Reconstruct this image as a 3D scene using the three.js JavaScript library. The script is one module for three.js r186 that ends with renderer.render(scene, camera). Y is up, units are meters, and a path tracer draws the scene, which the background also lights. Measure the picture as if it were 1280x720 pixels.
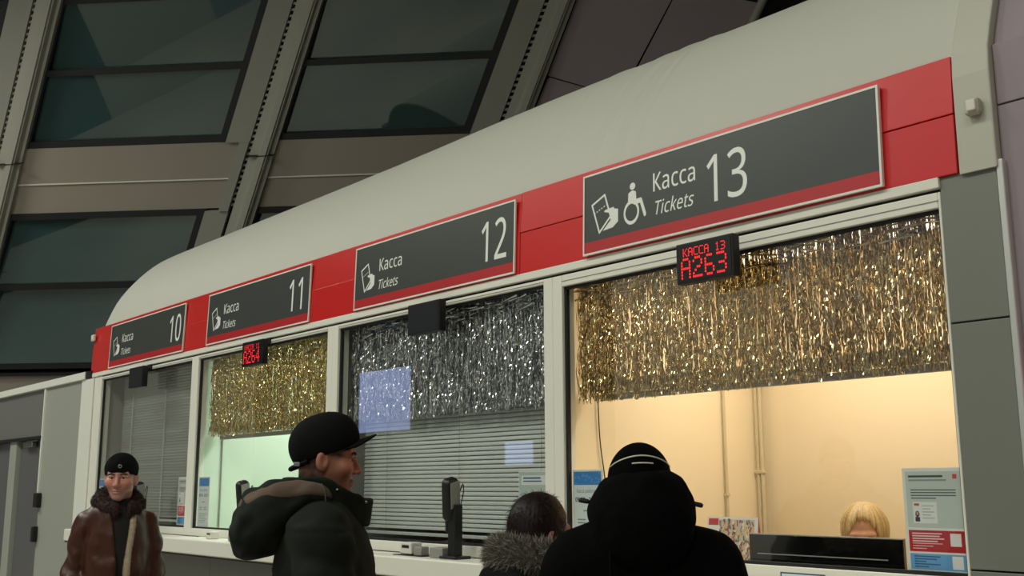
import * as THREE from 'three';
import { RoundedBoxGeometry } from 'three/addons/geometries/RoundedBoxGeometry.js';
import { mergeGeometries, mergeVertices } from 'three/addons/utils/BufferGeometryUtils.js';
import { ImprovedNoise } from 'three/addons/math/ImprovedNoise.js';
import { RectAreaLightUniformsLib } from 'three/addons/lights/RectAreaLightUniformsLib.js';

// ------------------------------------------------------------------ camera, light, exposure
const scene = new THREE.Scene();
scene.background = new THREE.Color(0x000000);              // night outside the hall
const camera = new THREE.PerspectiveCamera(30.37, 1280 / 720, 0.05, 200);
camera.position.set(0, 1.55, 3.356);
camera.rotation.order = 'YXZ';
camera.rotation.set(0.18452, 0.86512, -0.00374);
scene.add(camera);
const renderer = new THREE.WebGLRenderer({ antialias: true });
renderer.toneMapping = THREE.LinearToneMapping;
renderer.toneMappingExposure = 1.0;
renderer.outputColorSpace = THREE.SRGBColorSpace;
renderer.shadowMap.enabled = true;
RectAreaLightUniformsLib.init();

const HALL_LAMPS = [        // x, y, z, size x, size z, intensity
  [-9.5, 9.0, 7.0, 2.6, 1.6, 29], [-3.5, 9.0, 7.0, 2.6, 1.6, 29], [2.5, 9.0, 6.4, 2.6, 1.6, 20], [-16, 9.0, 5.0, 2.6, 1.6, 34],
];
const HALL_COLOR = 0xf8fbee;
const BOOTH_LAMPS = {       // window index: x, z, width, depth, intensity, colour
  11: [-6.64, -0.85, 1.2, 0.3, 20, 0xf6fff6], 13: [-2.7, -0.85, 1.2, 0.3, 16, 0xfff2dc],
};

// ------------------------------------------------------------------ helpers
let seed = 7;
const rnd = () => { seed = (seed * 1664525 + 1013904223) >>> 0; return seed / 4294967296; };
const rr = (a, b) => a + (b - a) * rnd();
const noise = new ImprovedNoise();
const V = (x, y, z) => new THREE.Vector3(x, y, z);
const lerp = (a, b, t) => a + (b - a) * t;
const clamp = (x, a, b) => Math.min(b, Math.max(a, x));
const sstep = (a, b, x) => { const t = clamp((x - a) / (b - a), 0, 1); return t * t * (3 - 2 * t); };
const used = new Map();
function numbered(name) { const n = used.get(name) || 0; used.set(name, n + 1); return n ? name + '_' + String(n).padStart(3, '0') : name; }
function thing(name, label, category, group, pos = [0, 0, 0], turn = 0) {
  const g = new THREE.Group(); g.name = numbered(name); scene.add(g);
  g.position.set(...pos); g.rotation.y = turn;
  g.userData = { label, category }; if (group) g.userData.group = group;
  return g;
}
function struct(name, pos = [0, 0, 0]) { const g = new THREE.Group(); g.name = numbered(name); g.userData = { kind: 'structure' }; g.position.set(...pos); scene.add(g); return g; }
function part(parent, name, geo, mat, label) {
  const m = new THREE.Mesh(geo, mat); m.name = name; parent.add(m);
  if (label) m.userData.label = label;
  return m;
}
const box = (w, h, d, x = 0, y = 0, z = 0) => new THREE.BoxGeometry(w, h, d).translate(x, y, z);
const rbox = (w, h, d, r, x = 0, y = 0, z = 0, seg = 2) => new RoundedBoxGeometry(w, h, d, seg, Math.min(r, w / 2.01, h / 2.01, d / 2.01)).translate(x, y, z);
// box from corner to corner
const span = (x0, x1, y0, y1, z0, z1, r = 0) => r ? rbox(x1 - x0, y1 - y0, z1 - z0, r, (x0 + x1) / 2, (y0 + y1) / 2, (z0 + z1) / 2) : box(x1 - x0, y1 - y0, z1 - z0, (x0 + x1) / 2, (y0 + y1) / 2, (z0 + z1) / 2);
const cyl = (r0, r1, h, n = 16) => new THREE.CylinderGeometry(r0, r1, h, n);
const merge = (list) => mergeGeometries(list.map((g) => { const q = g.index ? g.toNonIndexed() : g.clone(); for (const k of Object.keys(q.attributes)) if (!['position', 'normal', 'uv'].includes(k)) q.deleteAttribute(k); return q; }));
const tube = (pts, r, n = 24, k = 8) => new THREE.TubeGeometry(new THREE.CatmullRomCurve3(pts.map((p) => V(...p))), n, r, k);

// ------------------------------------------------------------------ textures
function canvasTex(w, h, draw, srgb = true) {
  const c = document.createElement('canvas'); c.width = w; c.height = h;
  draw(c.getContext('2d'), w, h);
  const t = new THREE.CanvasTexture(c); if (srgb) t.colorSpace = THREE.SRGBColorSpace; t.anisotropy = 8; return t;
}
function noiseTex(n, fn, rx = 1, ry = 1) {        // grey DataTexture
  const d = new Uint8Array(n * n * 4);
  for (let y = 0; y < n; y++) for (let x = 0; x < n; x++) { const v = clamp(fn(x / n, y / n), 0, 1) * 255, i = (y * n + x) * 4; d[i] = d[i + 1] = d[i + 2] = v; d[i + 3] = 255; }
  const t = new THREE.DataTexture(d, n, n); t.magFilter = THREE.LinearFilter; t.minFilter = THREE.LinearFilter; t.wrapS = t.wrapT = THREE.RepeatWrapping; t.repeat.set(rx, ry); t.needsUpdate = true; return t;
}
const fbm = (x, y, z, o = 4) => { let s = 0, a = 0.5, f = 1; for (let i = 0; i < o; i++) { s += a * noise.noise(x * f, y * f, z * f); a *= 0.5; f *= 2.03; } return s; };
const grainTex = noiseTex(256, (x, y) => 0.5 + 0.45 * fbm(x * 40, y * 40, 3, 3) + 0.25 * (rnd() - 0.5));
const blotchTex = noiseTex(256, (x, y) => 0.72 + 0.28 * fbm(x * 7, y * 7, 9, 5) * 2 + 0.05 * (rnd() - 0.5));
const clothTex = noiseTex(128, (x, y) => 0.5 + 0.25 * Math.sin(x * 2 * Math.PI * 32) * Math.sin(y * 2 * Math.PI * 32) + 0.2 * (rnd() - 0.5), 12, 12);
const knitTex = noiseTex(128, (x, y) => 0.5 + 0.4 * Math.sin(x * 2 * Math.PI * 16), 6, 1);
const leatherTex = noiseTex(256, (x, y) => 0.55 + 0.5 * fbm(x * 26, y * 26, 4, 4), 3, 3);
const brushTex = noiseTex(256, (x, y) => 0.5 + 0.4 * fbm(x * 14, y * 1.4, 5, 3) + 0.06 * (rnd() - 0.5));

// ------------------------------------------------------------------ materials
const std = (color, roughness = 0.6, metalness = 0, extra = {}) => new THREE.MeshStandardMaterial({ color, roughness, metalness, ...extra });
const phy = (color, o) => new THREE.MeshPhysicalMaterial({ color, ...o });
const M = {
  roof: std(0xb9b8ae, 0.62, 0, { bumpMap: grainTex, bumpScale: 0.0006 }),
  rib: std(0xb5b3a6, 0.5),
  red: phy(0xcc1411, { roughness: 0.32, clearcoat: 0.6, clearcoatRoughness: 0.2 }),
  frame: std(0xe2e0d4, 0.42), frameDark: std(0x111213, 0.6),
  pillar: std(0x767870, 0.45), alu: std(0xd2d2ce, 0.35, 0.55), steel: std(0x9a9c9c, 0.35, 1),
  base: std(0x8c8a82, 0.5), counter: std(0xe3e1d4, 0.38),
  panel: std(0x9d9f95, 0.4), panelDark: std(0x6f6e6c, 0.4), whiteTrim: std(0xe0dfd6, 0.45),
  purple: std(0x8d7f86, 0.55),
  glass: phy(0xffffff, { roughness: 0.0, transmission: 1, thickness: 0, ior: 1.5, metalness: 0 }),
  nightGlass: phy(0x5f8484, { roughness: 0.02, transmission: 0.7, thickness: 0, ior: 1.75 }),
  black: std(0x0c0d0e, 0.45), blackGloss: phy(0x0b0c0c, { roughness: 0.12, clearcoat: 0.5 }), blackMatte: std(0x0a0a0b, 0.85),
  sign: std(0x3d3f3d, 0.3),
  mint: std(0xd3e2d0, 0.85), cream: std(0xeedebc, 0.85, 0, { bumpMap: grainTex, bumpScale: 0.001 }), booth: std(0x9a9a92, 0.85),
  slat: std(0xb4bab2, 0.4),
  floor: std(0xb9b4aa, 0.35, 0, { map: blotchTex }), hall: std(0xa39e94, 0.8), hallDark: std(0x33393b, 0.7), hallPale: std(0xb8b6ae, 0.8), hallBlue: std(0x7f8ba0, 0.7), ceiling: std(0xaaa59a, 0.85),
  arch: std(0x96948a, 0.5), archLight: std(0xa8a69b, 0.5), spandrel: std(0x968d80, 0.55), greyPanel: std(0xa3969b, 0.6),
  slot: std(0x1b1b1a, 0.8),
  paper: std(0xd5d8d2, 0.6), plasticWhite: std(0xd2d0c4, 0.4), plasticGrey: std(0x8c8b84, 0.45),
  pipe: std(0xcdbf9d, 0.5), cable: std(0x2a2622, 0.6),
};
const goldFoil = std(0xcdbb8c, 0.2, 1), silverFoil = std(0xd6d9d8, 0.2, 1);

// ------------------------------------------------------------------ hall shell
{
  const f = struct('floor'); part(f, 'floor_slab', span(-26, 9, -0.2, 0, -22, 10), M.floor);
  // back and side walls of the hall, out of view behind the camera
  const b = struct('wall_back'); for (const [x0, x1, y1, m] of [[-26, -12.6, 10.4, M.hallDark], [-12.6, -9.2, 10.4, M.hallPale], [-9.2, -5, 10.4, M.hallBlue], [-5, 9, 10.4, M.hall]]) part(b, 'wall_panel', span(x0, x1, 0, y1, 9.6, 9.9), m);
  const r = struct('wall_right'); part(r, 'wall_panel', span(8.7, 9, 0, 10.4, -22, 9.6), M.hall);
  const l = struct('wall_left'); part(l, 'wall_panel', span(-26, -25.7, 0, 10.4, 0, 9.6), M.hall);
  // ceiling, cut along the top of the leaning glass wall
  const sh = new THREE.Shape(); sh.moveTo(-26, 10); sh.lineTo(9, 10); sh.lineTo(9, -22); sh.lineTo(5.0, -22); sh.lineTo(-22, 4.2); sh.lineTo(-26, 4.2); sh.closePath();
  const g = new THREE.ExtrudeGeometry(sh, { depth: 0.3, bevelEnabled: false }).rotateX(Math.PI / 2); g.translate(0, 10.35, 0);
  const c = struct('ceiling'); part(c, 'ceiling_slab', g, M.ceiling);
  let k = 0;
  const where = ['above the counter side', 'in the middle of the hall', 'behind the camera', 'near the far left end'];
  for (const [x, y, z, w, d, i] of HALL_LAMPS) {
    const t = thing('ceiling_lamp', 'flat white lamp panel hung from the hall ceiling ' + where[k++], 'lamp', null, [x, y, z]);
    part(t, 'lamp_housing', box(w + 0.1, 0.08, d + 0.1, 0, 0.05, 0), M.whiteTrim);
    part(t, 'lamp_diffuser', box(w, 0.01, d, 0, 0.004, 0), new THREE.MeshStandardMaterial({ color: 0x888888, emissive: HALL_COLOR, emissiveIntensity: 2.0 }));
    for (const s of [-1, 1]) part(t, 'hanger', cyl(0.012, 0.012, 1.0).translate(s * w * 0.4, 0.56, 0), M.steel);
    const L = new THREE.RectAreaLight(HALL_COLOR, i, w, d); L.position.set(0, -0.02, 0); L.rotation.x = -Math.PI / 2; t.add(L);
  }
}

// ------------------------------------------------------------------ leaning glass wall of the hall
{
  const e1 = V(0.71806, 0, -0.69598), n = V(0.6255, -0.4377, 0.6453).normalize(), e2 = new THREE.Vector3().crossVectors(n, e1).normalize();
  const mat4 = new THREE.Matrix4().makeBasis(e1, e2, n).setPosition(-14.159, 6.136, -3.803);
  const place = (g) => { g.position.setFromMatrixPosition(mat4); g.quaternion.setFromRotationMatrix(mat4); return g; };
  const K = 0.435;                                                   // slant of the ribs in the wall
  function para(s0, s1, t0, t1, n0, n1) {                             // sheared box
    const g = new THREE.BoxGeometry(s1 - s0, t1 - t0, n1 - n0).translate((s0 + s1) / 2, (t0 + t1) / 2, (n0 + n1) / 2);
    const p = g.attributes.position; for (let i = 0; i < p.count; i++) p.setX(i, p.getX(i) + K * p.getY(i));
    g.computeVertexNormals(); return g;
  }
  function profile(pts, t0, t1) {                                     // extrude (s, n) outline along the slanted rib
    const sh = new THREE.Shape(); pts.forEach(([s, q], i) => i ? sh.lineTo(s, q) : sh.moveTo(s, q)); sh.closePath();
    const g = new THREE.ExtrudeGeometry(sh, { depth: t1 - t0, bevelEnabled: false });
    const p = g.attributes.position; for (let i = 0; i < p.count; i++) { const s = p.getX(i), q = p.getY(i), t = t0 + p.getZ(i); p.setXYZ(i, s + K * t, t, q); }
    const ix = []; for (let i = 0; i < p.count; i += 3) ix.push(i, i + 1, i + 2);
    g.setIndex(ix); const h = g.toNonIndexed(); h.computeVertexNormals(); return h;
  }
  const ribs = [[-7.8, 'far left edge of the hall wall'], [-3.87, 'at the left edge of the picture'], [0.07, 'between the two glazed bays'], [3.73, 'between the right glazed bay and the mauve panels']];
  const W = 0.8;
  ribs.forEach(([r, where], i) => {
    const t = place(struct('trim_' + (i + 1)));
    part(t, 'rib_face', profile([[r - 0.37, -0.1], [r - 0.37, 0.14], [r - 0.24, 0.14], [r - 0.22, 0.2], [r - 0.07, 0.2], [r - 0.05, 0.12], [r, 0.12], [r, -0.1]], -6.4, 4.6), M.archLight);
    part(t, 'rib_ridge', profile([[r - 0.205, 0.195], [r - 0.19, 0.23], [r - 0.1, 0.23], [r - 0.085, 0.195]], -6.4, 4.6), M.archLight);
    part(t, 'slot', profile([[r - 0.43, -0.1], [r - 0.43, 0.03], [r - 0.37, 0.03], [r - 0.37, -0.1]], -6.4, 4.6), M.slot);
    for (const [a, b] of [[0.56, 4.6], [-3.1, -0.47]]) part(t, 'jamb_panel', para(r - W, r - 0.43, a, b, -0.02, 0.13), M.arch);
    part(t, 'jamb_panel', para(r - 0.58, r - 0.43, -0.47, 0.56, -0.02, 0.16), M.arch);
    const teeth = []; for (let k = 0; k < 46; k++) { const y = -0.4 + k * 0.085; teeth.push(para(r - 0.425, r - 0.375, y, y + 0.035, 0.03, 0.1)); }
    part(t, 'slot_teeth', merge(teeth), M.archLight).userData.kind = 'stuff';
    for (const y of [0.35, -1.4, 2.9]) part(t, 'joint', para(r - 0.372, r + 0.002, y, y + 0.014, -0.05, 0.236), M.slot);
  });
  const wall = place(struct('wall_far'));
  for (let i = 0; i < 3; i++) {
    const a = ribs[i][0], b = ribs[i + 1][0] - W;
    part(wall, 'spandrel_panel', para(a, b + 0.24, 0.02, 0.56, -0.08, 0.05), M.spandrel);
    part(wall, 'spandrel_panel', para(a, b + 0.24, -0.44, 0.0, -0.1, 0.03), M.spandrel);
    part(wall, 'joint_strip', para(a, b + 0.24, 0.0, 0.02, -0.08, 0.056), M.whiteTrim);
    part(wall, 'wall_panel', para(a, b + W, -6.9, -3.1, -0.2, 0), M.spandrel);
    part(wall, 'wall_panel', para(a, b + W, 3.75, 4.9, -0.2, 0), M.spandrel);
    const w = place(struct('window_' + (5 + i)));
    const bars = [[0.56, 0.66], [1.62, 1.71], [2.64, 2.74], [3.66, 3.75], [-0.54, -0.44], [-1.66, -1.56], [-2.98, -2.88], [-3.1, -3.05]];
    for (const [p, q] of bars) part(w, 'frame_bar', para(a, b, p, q, -0.1, 0.05), M.frameDark);
    for (const [p, q] of [[0.56, 3.75], [-3.1, -0.44]]) { part(w, 'frame_post', para(b - 0.13, b, p, q, -0.1, 0.06), M.frameDark); part(w, 'frame_post', para(a, a + 0.03, p, q, -0.1, 0.04), M.frameDark); }
    for (const [p, q] of [[0.66, 1.62], [1.71, 2.64], [2.74, 3.66], [-1.56, -0.54], [-2.88, -1.66]]) {
      const g = para(a + 0.03, b - 0.13, p, q, -0.04, -0.03), tl = 0.024 + 0.046 * ((p + q) / 2 - 1.14) / 1.04, v = g.attributes.position;   // each pane is a chord of the curved wall
      for (let k = 0; k < v.count; k++) v.setZ(k, v.getZ(k) + tl * (v.getY(k) - (p + q) / 2)); g.computeVertexNormals();
      part(w, 'pane', g, M.nightGlass);
    }
  }
  // mauve metal panels right of the last rib
  const poly = (pts, d, z) => { const sh = new THREE.Shape(); pts.forEach(([s, t], i) => i ? sh.lineTo(s, t) : sh.moveTo(s, t)); sh.closePath(); return new THREE.ExtrudeGeometry(sh, { depth: d, bevelEnabled: true, bevelSize: 0.006, bevelThickness: 0.006, bevelSegments: 1 }).translate(0, 0, z); };
  part(wall, 'mauve_panel', poly([[3.76, 0.06], [4.33, 1.29], [4.36, 1.31], [5.38, 0.98], [4.9, 0.1]], 0.06, -0.05), M.greyPanel);
  part(wall, 'mauve_panel', poly([[4.34, 1.345], [5.36, 1.01], [6.2, 2.5], [5.9, 4.6], [5.75, 4.6]], 0.06, -0.05), M.greyPanel);
  part(wall, 'mauve_panel', poly([[5.4, 1.0], [6.22, 2.48], [7.27, 2.22], [6.5, 0.6], [5.2, 0.6]], 0.06, -0.05), M.greyPanel);
  part(wall, 'mauve_panel', poly([[6.24, 2.5], [7.29, 2.24], [8.4, 4.6], [6.1, 4.6]], 0.06, -0.35), M.slot);
  part(wall, 'wall_panel', poly([[3.7, -6.9], [24, -6.9], [24, 0.6], [5.1, 0.6], [4.9, 0.08], [3.74, 0.04]], 0.1, -0.3), M.slot);
  part(wall, 'wall_panel', poly([[6.5, 0.62], [24, 0.62], [24, 4.9], [8.5, 4.9]], 0.1, -0.6), M.slot);
  part(wall, 'edge_tube', tube([[7.05, 1.6, 0.05], [7.22, 1.98, 0.05], [7.42, 2.4, 0.05]], 0.06), M.archLight);
}

// ------------------------------------------------------------------ ticket kiosk
const WX = [[-9.601, -7.691], [-7.574, -5.703], [-5.577, -3.708], [-3.579, -1.713]];
const GB = 1.257, GT = [2.5, 2.5, 2.5, 2.47];
const PROF = [[-0.03, 2.975], [-0.075, 3.095], [-0.148, 3.25], [-0.25, 3.392], [-0.36, 3.518], [-0.504, 3.648], [-0.66, 3.748], [-0.813, 3.831], [-1.055, 3.942], [-1.35, 4.04], [-1.75, 4.125], [-2.3, 4.18], [-3.0, 4.2]];
const profCurve = new THREE.CatmullRomCurve3(PROF.map(([z, y]) => V(0, y, z)));
function vault(x0, x1, nx, ny, off, fx) {                             // sheet along the profile, offset outward
  const pos = [], uv = [], ix = [];
  for (let i = 0; i <= nx; i++) {
    const x = lerp(x0, x1, i / nx);
    for (let j = 0; j <= ny; j++) {
      const u = j / ny, p = profCurve.getPointAt(u), t = profCurve.getTangentAt(u), o = off + (fx ? fx(x, u) : 0);
      pos.push(x, p.y - t.z * o, p.z + t.y * o); uv.push(x, u * 4);
    }
  }
  for (let i = 0; i < nx; i++) for (let j = 0; j < ny; j++) { const a = i * (ny + 1) + j, b = a + ny + 1; ix.push(a, b, a + 1, b, b + 1, a + 1); }
  const g = new THREE.BufferGeometry(); g.setAttribute('position', new THREE.Float32BufferAttribute(pos, 3)); g.setAttribute('uv', new THREE.Float32BufferAttribute(uv, 2)); g.setIndex(ix); g.computeVertexNormals(); return g;
}
function solidVault(x0, x1, nx, ny, off, th, fx) {                     // with thickness and end faces
  const a = vault(x0, x1, nx, ny, off, fx), b = vault(x0, x1, nx, ny, off - th);
  const bi = b.index.array; for (let i = 0; i < bi.length; i += 3) { const t = bi[i]; bi[i] = bi[i + 1]; bi[i + 1] = t; } b.computeVertexNormals();
  const ends = [];
  for (const [row, flip] of [[0, 0], [nx, 1]]) {
    const pos = [], ix = []; const A = a.attributes.position, B = b.attributes.position;
    for (let j = 0; j <= ny; j++) { const k = row * (ny + 1) + j; pos.push(A.getX(k), A.getY(k), A.getZ(k), B.getX(k), B.getY(k), B.getZ(k)); }
    for (let j = 0; j < ny; j++) { const q = j * 2; if (flip) ix.push(q, q + 1, q + 2, q + 1, q + 3, q + 2); else ix.push(q, q + 2, q + 1, q + 1, q + 2, q + 3); }
    const g = new THREE.BufferGeometry(); g.setAttribute('position', new THREE.Float32BufferAttribute(pos, 3)); g.setAttribute('uv', new THREE.Float32BufferAttribute(new Float32Array(pos.length / 3 * 2), 2)); g.setIndex(ix); g.computeVertexNormals(); ends.push(g);
  }
  return merge([a, b, ...ends]);
}
function ribSolid(x0, x1, off) {                                     // band over the roof that runs straight down in front
  const sh = new THREE.Shape(), out = [[off - 0.03 + 0.008, 2.57], [off - 0.03 + 0.006, 2.9]], inn = [];
  for (let j = 0; j <= 40; j++) { const p = profCurve.getPointAt(j / 40), t = profCurve.getTangentAt(j / 40); out.push([p.z + t.y * off, p.y - t.z * off]); inn.push([p.z - t.y * 0.09, p.y + t.z * 0.09]); }
  out.forEach(([z, y], i) => i ? sh.lineTo(-z, y) : sh.moveTo(-z, y)); inn.reverse().forEach(([z, y]) => sh.lineTo(-z, y)); sh.lineTo(0.12, 2.57); sh.closePath();
  return new THREE.ExtrudeGeometry(sh, { depth: x1 - x0 - 0.012, bevelEnabled: true, bevelSize: 0.006, bevelThickness: 0.006, bevelSegments: 2 }).rotateY(Math.PI / 2).translate(x0 + 0.006, 0, 0);
}
{
  const k = thing('ticket_kiosk', 'long white ticket kiosk with a rounded roof and red fascia under the hall arches', 'kiosk');
  const ridge = (x, c, w) => Math.exp(-((x - c) ** 2) / (2 * w * w));
  const roofFx = (x, u) => {
    const sk = x + 0.12 + 0.55 * u * u - 0.05 * Math.sin(u * 9), on = sstep(0.0, 0.06, u);             // creases lean a little along the curve
    return 0.022 * ridge(x, -4.4, 0.9) * sstep(0.05, 0.4, u)
      + on * (0.006 * ridge(sk, -3.36, 0.014) + 0.008 * ridge(sk, -3.2, 0.016) + 0.006 * ridge(sk, -3.06, 0.012) - 0.005 * ridge(sk, -3.12, 0.016) - 0.005 * ridge(sk, -3.29, 0.014) + 0.005 * ridge(sk, -3.7, 0.018))
      + 0.005 * fbm(x * 0.9, u * 3, 2, 3);
  };
  part(k, 'vaulted_roof', solidVault(-9.72, -1.62, 800, 40, 0, 0.05, roofFx), M.roof);
  part(k, 'roof_end', (() => { const sh = new THREE.Shape(); sh.moveTo(0, 2.6); for (let i = 0; i <= 30; i++) { const p = profCurve.getPointAt(i / 30); sh.lineTo(-p.z + 0.02, p.y - 0.03); } sh.lineTo(3, 2.6); return new THREE.ExtrudeGeometry(sh, { depth: 0.04, bevelEnabled: false }).rotateY(Math.PI / 2).translate(-9.73, 0, 0); })(), M.hallDark);
  part(k, 'roof_rib', ribSolid(-1.625, -1.497, 0.03), M.rib);
  part(k, 'back_wall', span(-9.7, -1.5, 0, 4.19, -3.1, -3.0), M.roof);
  // red fascia: an upper row leaning back a little and a lower row, split right of every sign
  const cuts = [-9.874, -7.808, -5.884, -3.868, -1.63];
  for (let i = 0; i < 4; i++) {
    const a = cuts[i] + 0.002, b = cuts[i + 1] - 0.002;
    const lo = rbox(b - a, i === 3 ? 0.207 : 0.211, 0.02, 0.003, (a + b) / 2, i === 3 ? 0.1035 : 0.1055, -0.01).rotateX(-0.03).translate(0, 2.572, 0.012);
    const up = rbox(b - a, 0.208, 0.02, 0.003, (a + b) / 2, 0.104, -0.01).rotateX(-0.07).translate(0, 2.782, i === 3 ? 0.008 : 0.0052);
    part(k, 'fascia_panel', lo, M.red); part(k, 'fascia_panel', up, M.red);
  }
  part(k, 'fascia_backing', span(-9.87, -1.63, 2.56, 2.985, -0.12, -0.035), M.frameDark);
  // corner pillar on the right
  for (const [a, b] of [[0, 1.28], [1.285, 2.07], [2.075, 2.572]]) part(k, 'pillar_panel', span(-1.702, -1.507, a, b, -0.2, 0.0, 0.003), M.pillar);
  part(k, 'corner_trim', span(-1.506, -1.482, 0, 2.59, -0.05, 0.006, 0.006), M.alu, 'bright aluminium corner trim');
  // base below the counter
  for (let i = 0; i < 9; i++) { const a = lerp(-9.9, -1.71, i / 9), b = lerp(-9.9, -1.71, (i + 1) / 9); part(k, 'base_panel', span(a + 0.002, b - 0.002, 0.1, 1.13, -0.03, 0.02, 0.003), M.base); }
  part(k, 'plinth', span(-9.9, -1.71, 0, 0.1, -0.03, 0.0), M.black);
  // header beam: two steps with a groove
  part(k, 'header_beam', span(-9.87, -1.7, 2.536, 2.574, -0.08, 0.012, 0.004), M.frame);
  part(k, 'header_groove', span(-9.87, -1.7, 2.524, 2.537, -0.08, -0.012), M.frameDark);
  part(k, 'end_post', span(-9.78, -9.602, 1.13, 2.536, -0.08, 0.0, 0.004), M.frame);
  // booths behind the glass
  const B = [-9.66, -7.632, -5.64, -3.643, -1.7], mats = [M.booth, M.mint, M.booth, M.cream];
  for (let i = 0; i < 4; i++) {
    const a = B[i] + 0.02, b = B[i + 1] - 0.02, m = mats[i];
    part(k, 'booth_back_wall', span(a, b, 0, 2.75, -1.6, -1.52), m);
    part(k, 'booth_side_wall', span(a - 0.019, a, 0, 2.75, -1.55, -0.09), m);
    part(k, 'booth_side_wall', span(b, b + 0.019, 0, 2.75, -1.55, -0.09), m);
    part(k, 'booth_ceiling', span(a, b, 2.7, 2.75, -1.55, -0.09), m);
    part(k, 'inner_counter', span(a, b, 1.13, 1.19, -0.55, -0.08, 0.004), M.counter);
    part(k, 'counter_support', span(a, b, 0, 1.13, -0.1, -0.06), M.base);
  }
}
// windows of the kiosk
WX.forEach(([a, b], i) => {
  const w = struct('window_' + (i + 1)), t = GT[i];
  const l = i ? (WX[i - 1][1] + a) / 2 : -9.603, r = i < 3 ? (b + WX[i + 1][0]) / 2 : -1.703;
  part(w, 'frame_post', span(l, a, GB - 0.055, 2.525, -0.08, 0, 0.004), M.frame);
  part(w, 'frame_post', span(b, r, GB - 0.055, 2.525, -0.08, 0, 0.004), M.frame);
  part(w, 'frame_top', span(a, b, t, 2.525, -0.08, 0, 0.004), M.frame);
  part(w, 'frame_bead', span(a, b, (t + 2.525) / 2 - 0.004, (t + 2.525) / 2 - 0.001, -0.01, 0.002), M.plasticGrey);
  part(w, 'frame_sill', span(a, b, GB - 0.055, GB, -0.08, 0, 0.004), M.frame);
  for (const g of [[a, a + 0.014, GB, t], [b - 0.008, b, GB, t], [a, b, t - 0.012, t], [a, b, GB, GB + 0.012]]) part(w, 'gasket', span(...g, -0.036, -0.016), M.frameDark);
  part(w, 'pane', span(a + 0.005, b - 0.005, GB + 0.005, t - 0.005, -0.03, -0.024), M.glass);
});
{
  const c = thing('counter_ledge', 'long white counter ledge running below all four ticket windows', 'counter');
  part(c, 'ledge_top', span(-9.66, -1.71, 1.1, 1.202, 0.02, 0.22, 0.012), M.counter);
  part(c, 'edge_profile', span(-9.65, -1.71, 1.09, 1.1, 0.03, 0.21), M.black);
}

// ------------------------------------------------------------------ signs
const SX = [[-9.404, -7.828], [-7.411, -5.906], [-5.371, -3.893], [-3.4, -1.893]];
function ticketIcon(c, x, y, w, h) {
  c.save(); c.translate(x, y); c.scale(w, h); c.strokeStyle = '#e6e6e0'; c.fillStyle = '#e6e6e0'; c.lineWidth = 0.055; c.lineJoin = 'round';
  c.beginPath(); c.moveTo(0.02, 0.22); c.lineTo(0.5, 0.03); c.lineTo(0.72, 0.62); c.lineTo(0.3, 0.97); c.closePath(); c.stroke();
  c.setLineDash([0.05, 0.045]); c.lineWidth = 0.035; c.beginPath(); c.moveTo(0.1, 0.46); c.lineTo(0.56, 0.3); c.stroke(); c.setLineDash([]);
  c.beginPath(); c.moveTo(0.5, 0.48); c.quadraticCurveTo(0.44, 0.44, 0.56, 0.42); c.lineTo(0.84, 0.4); c.lineTo(0.86, 0.45); c.lineTo(1.0, 0.48); c.lineTo(1.0, 0.8); c.lineTo(0.8, 0.92); c.lineTo(0.42, 0.95); c.lineTo(0.72, 0.72); c.lineTo(0.68, 0.53); c.closePath(); c.fill();
  c.restore();
}
function wheelchairIcon(c, x, y, w, h) {
  c.save(); c.translate(x, y); c.scale(w, h); c.fillStyle = c.strokeStyle = '#e6e6e0'; c.lineCap = 'round'; c.lineJoin = 'round';
  c.beginPath(); c.ellipse(0.42, 0.09, 0.13, 0.085, 0, 0, 7); c.fill();
  c.beginPath(); c.moveTo(0.22, 0.24); c.quadraticCurveTo(0.42, 0.14, 0.58, 0.24); c.lineTo(0.6, 0.44); c.lineTo(0.2, 0.5); c.closePath(); c.fill();
  c.lineWidth = 0.12; c.beginPath(); c.moveTo(0.5, 0.47); c.lineTo(0.8, 0.46); c.lineTo(0.98, 0.8); c.stroke();
  c.lineWidth = 0.085; c.beginPath(); c.ellipse(0.36, 0.69, 0.32, 0.24, 0, 0, 7); c.stroke();
  c.restore();
}
function textBox(c, s, x, y, w, capH, font) {                          // text fitted to a width and a capital height
  c.save(); c.font = font + ' 200px sans-serif'; const m = c.measureText(s).width; c.translate(x, y); c.scale(w / m, capH / 143); c.fillText(s, 0, 0); c.restore();
}
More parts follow.
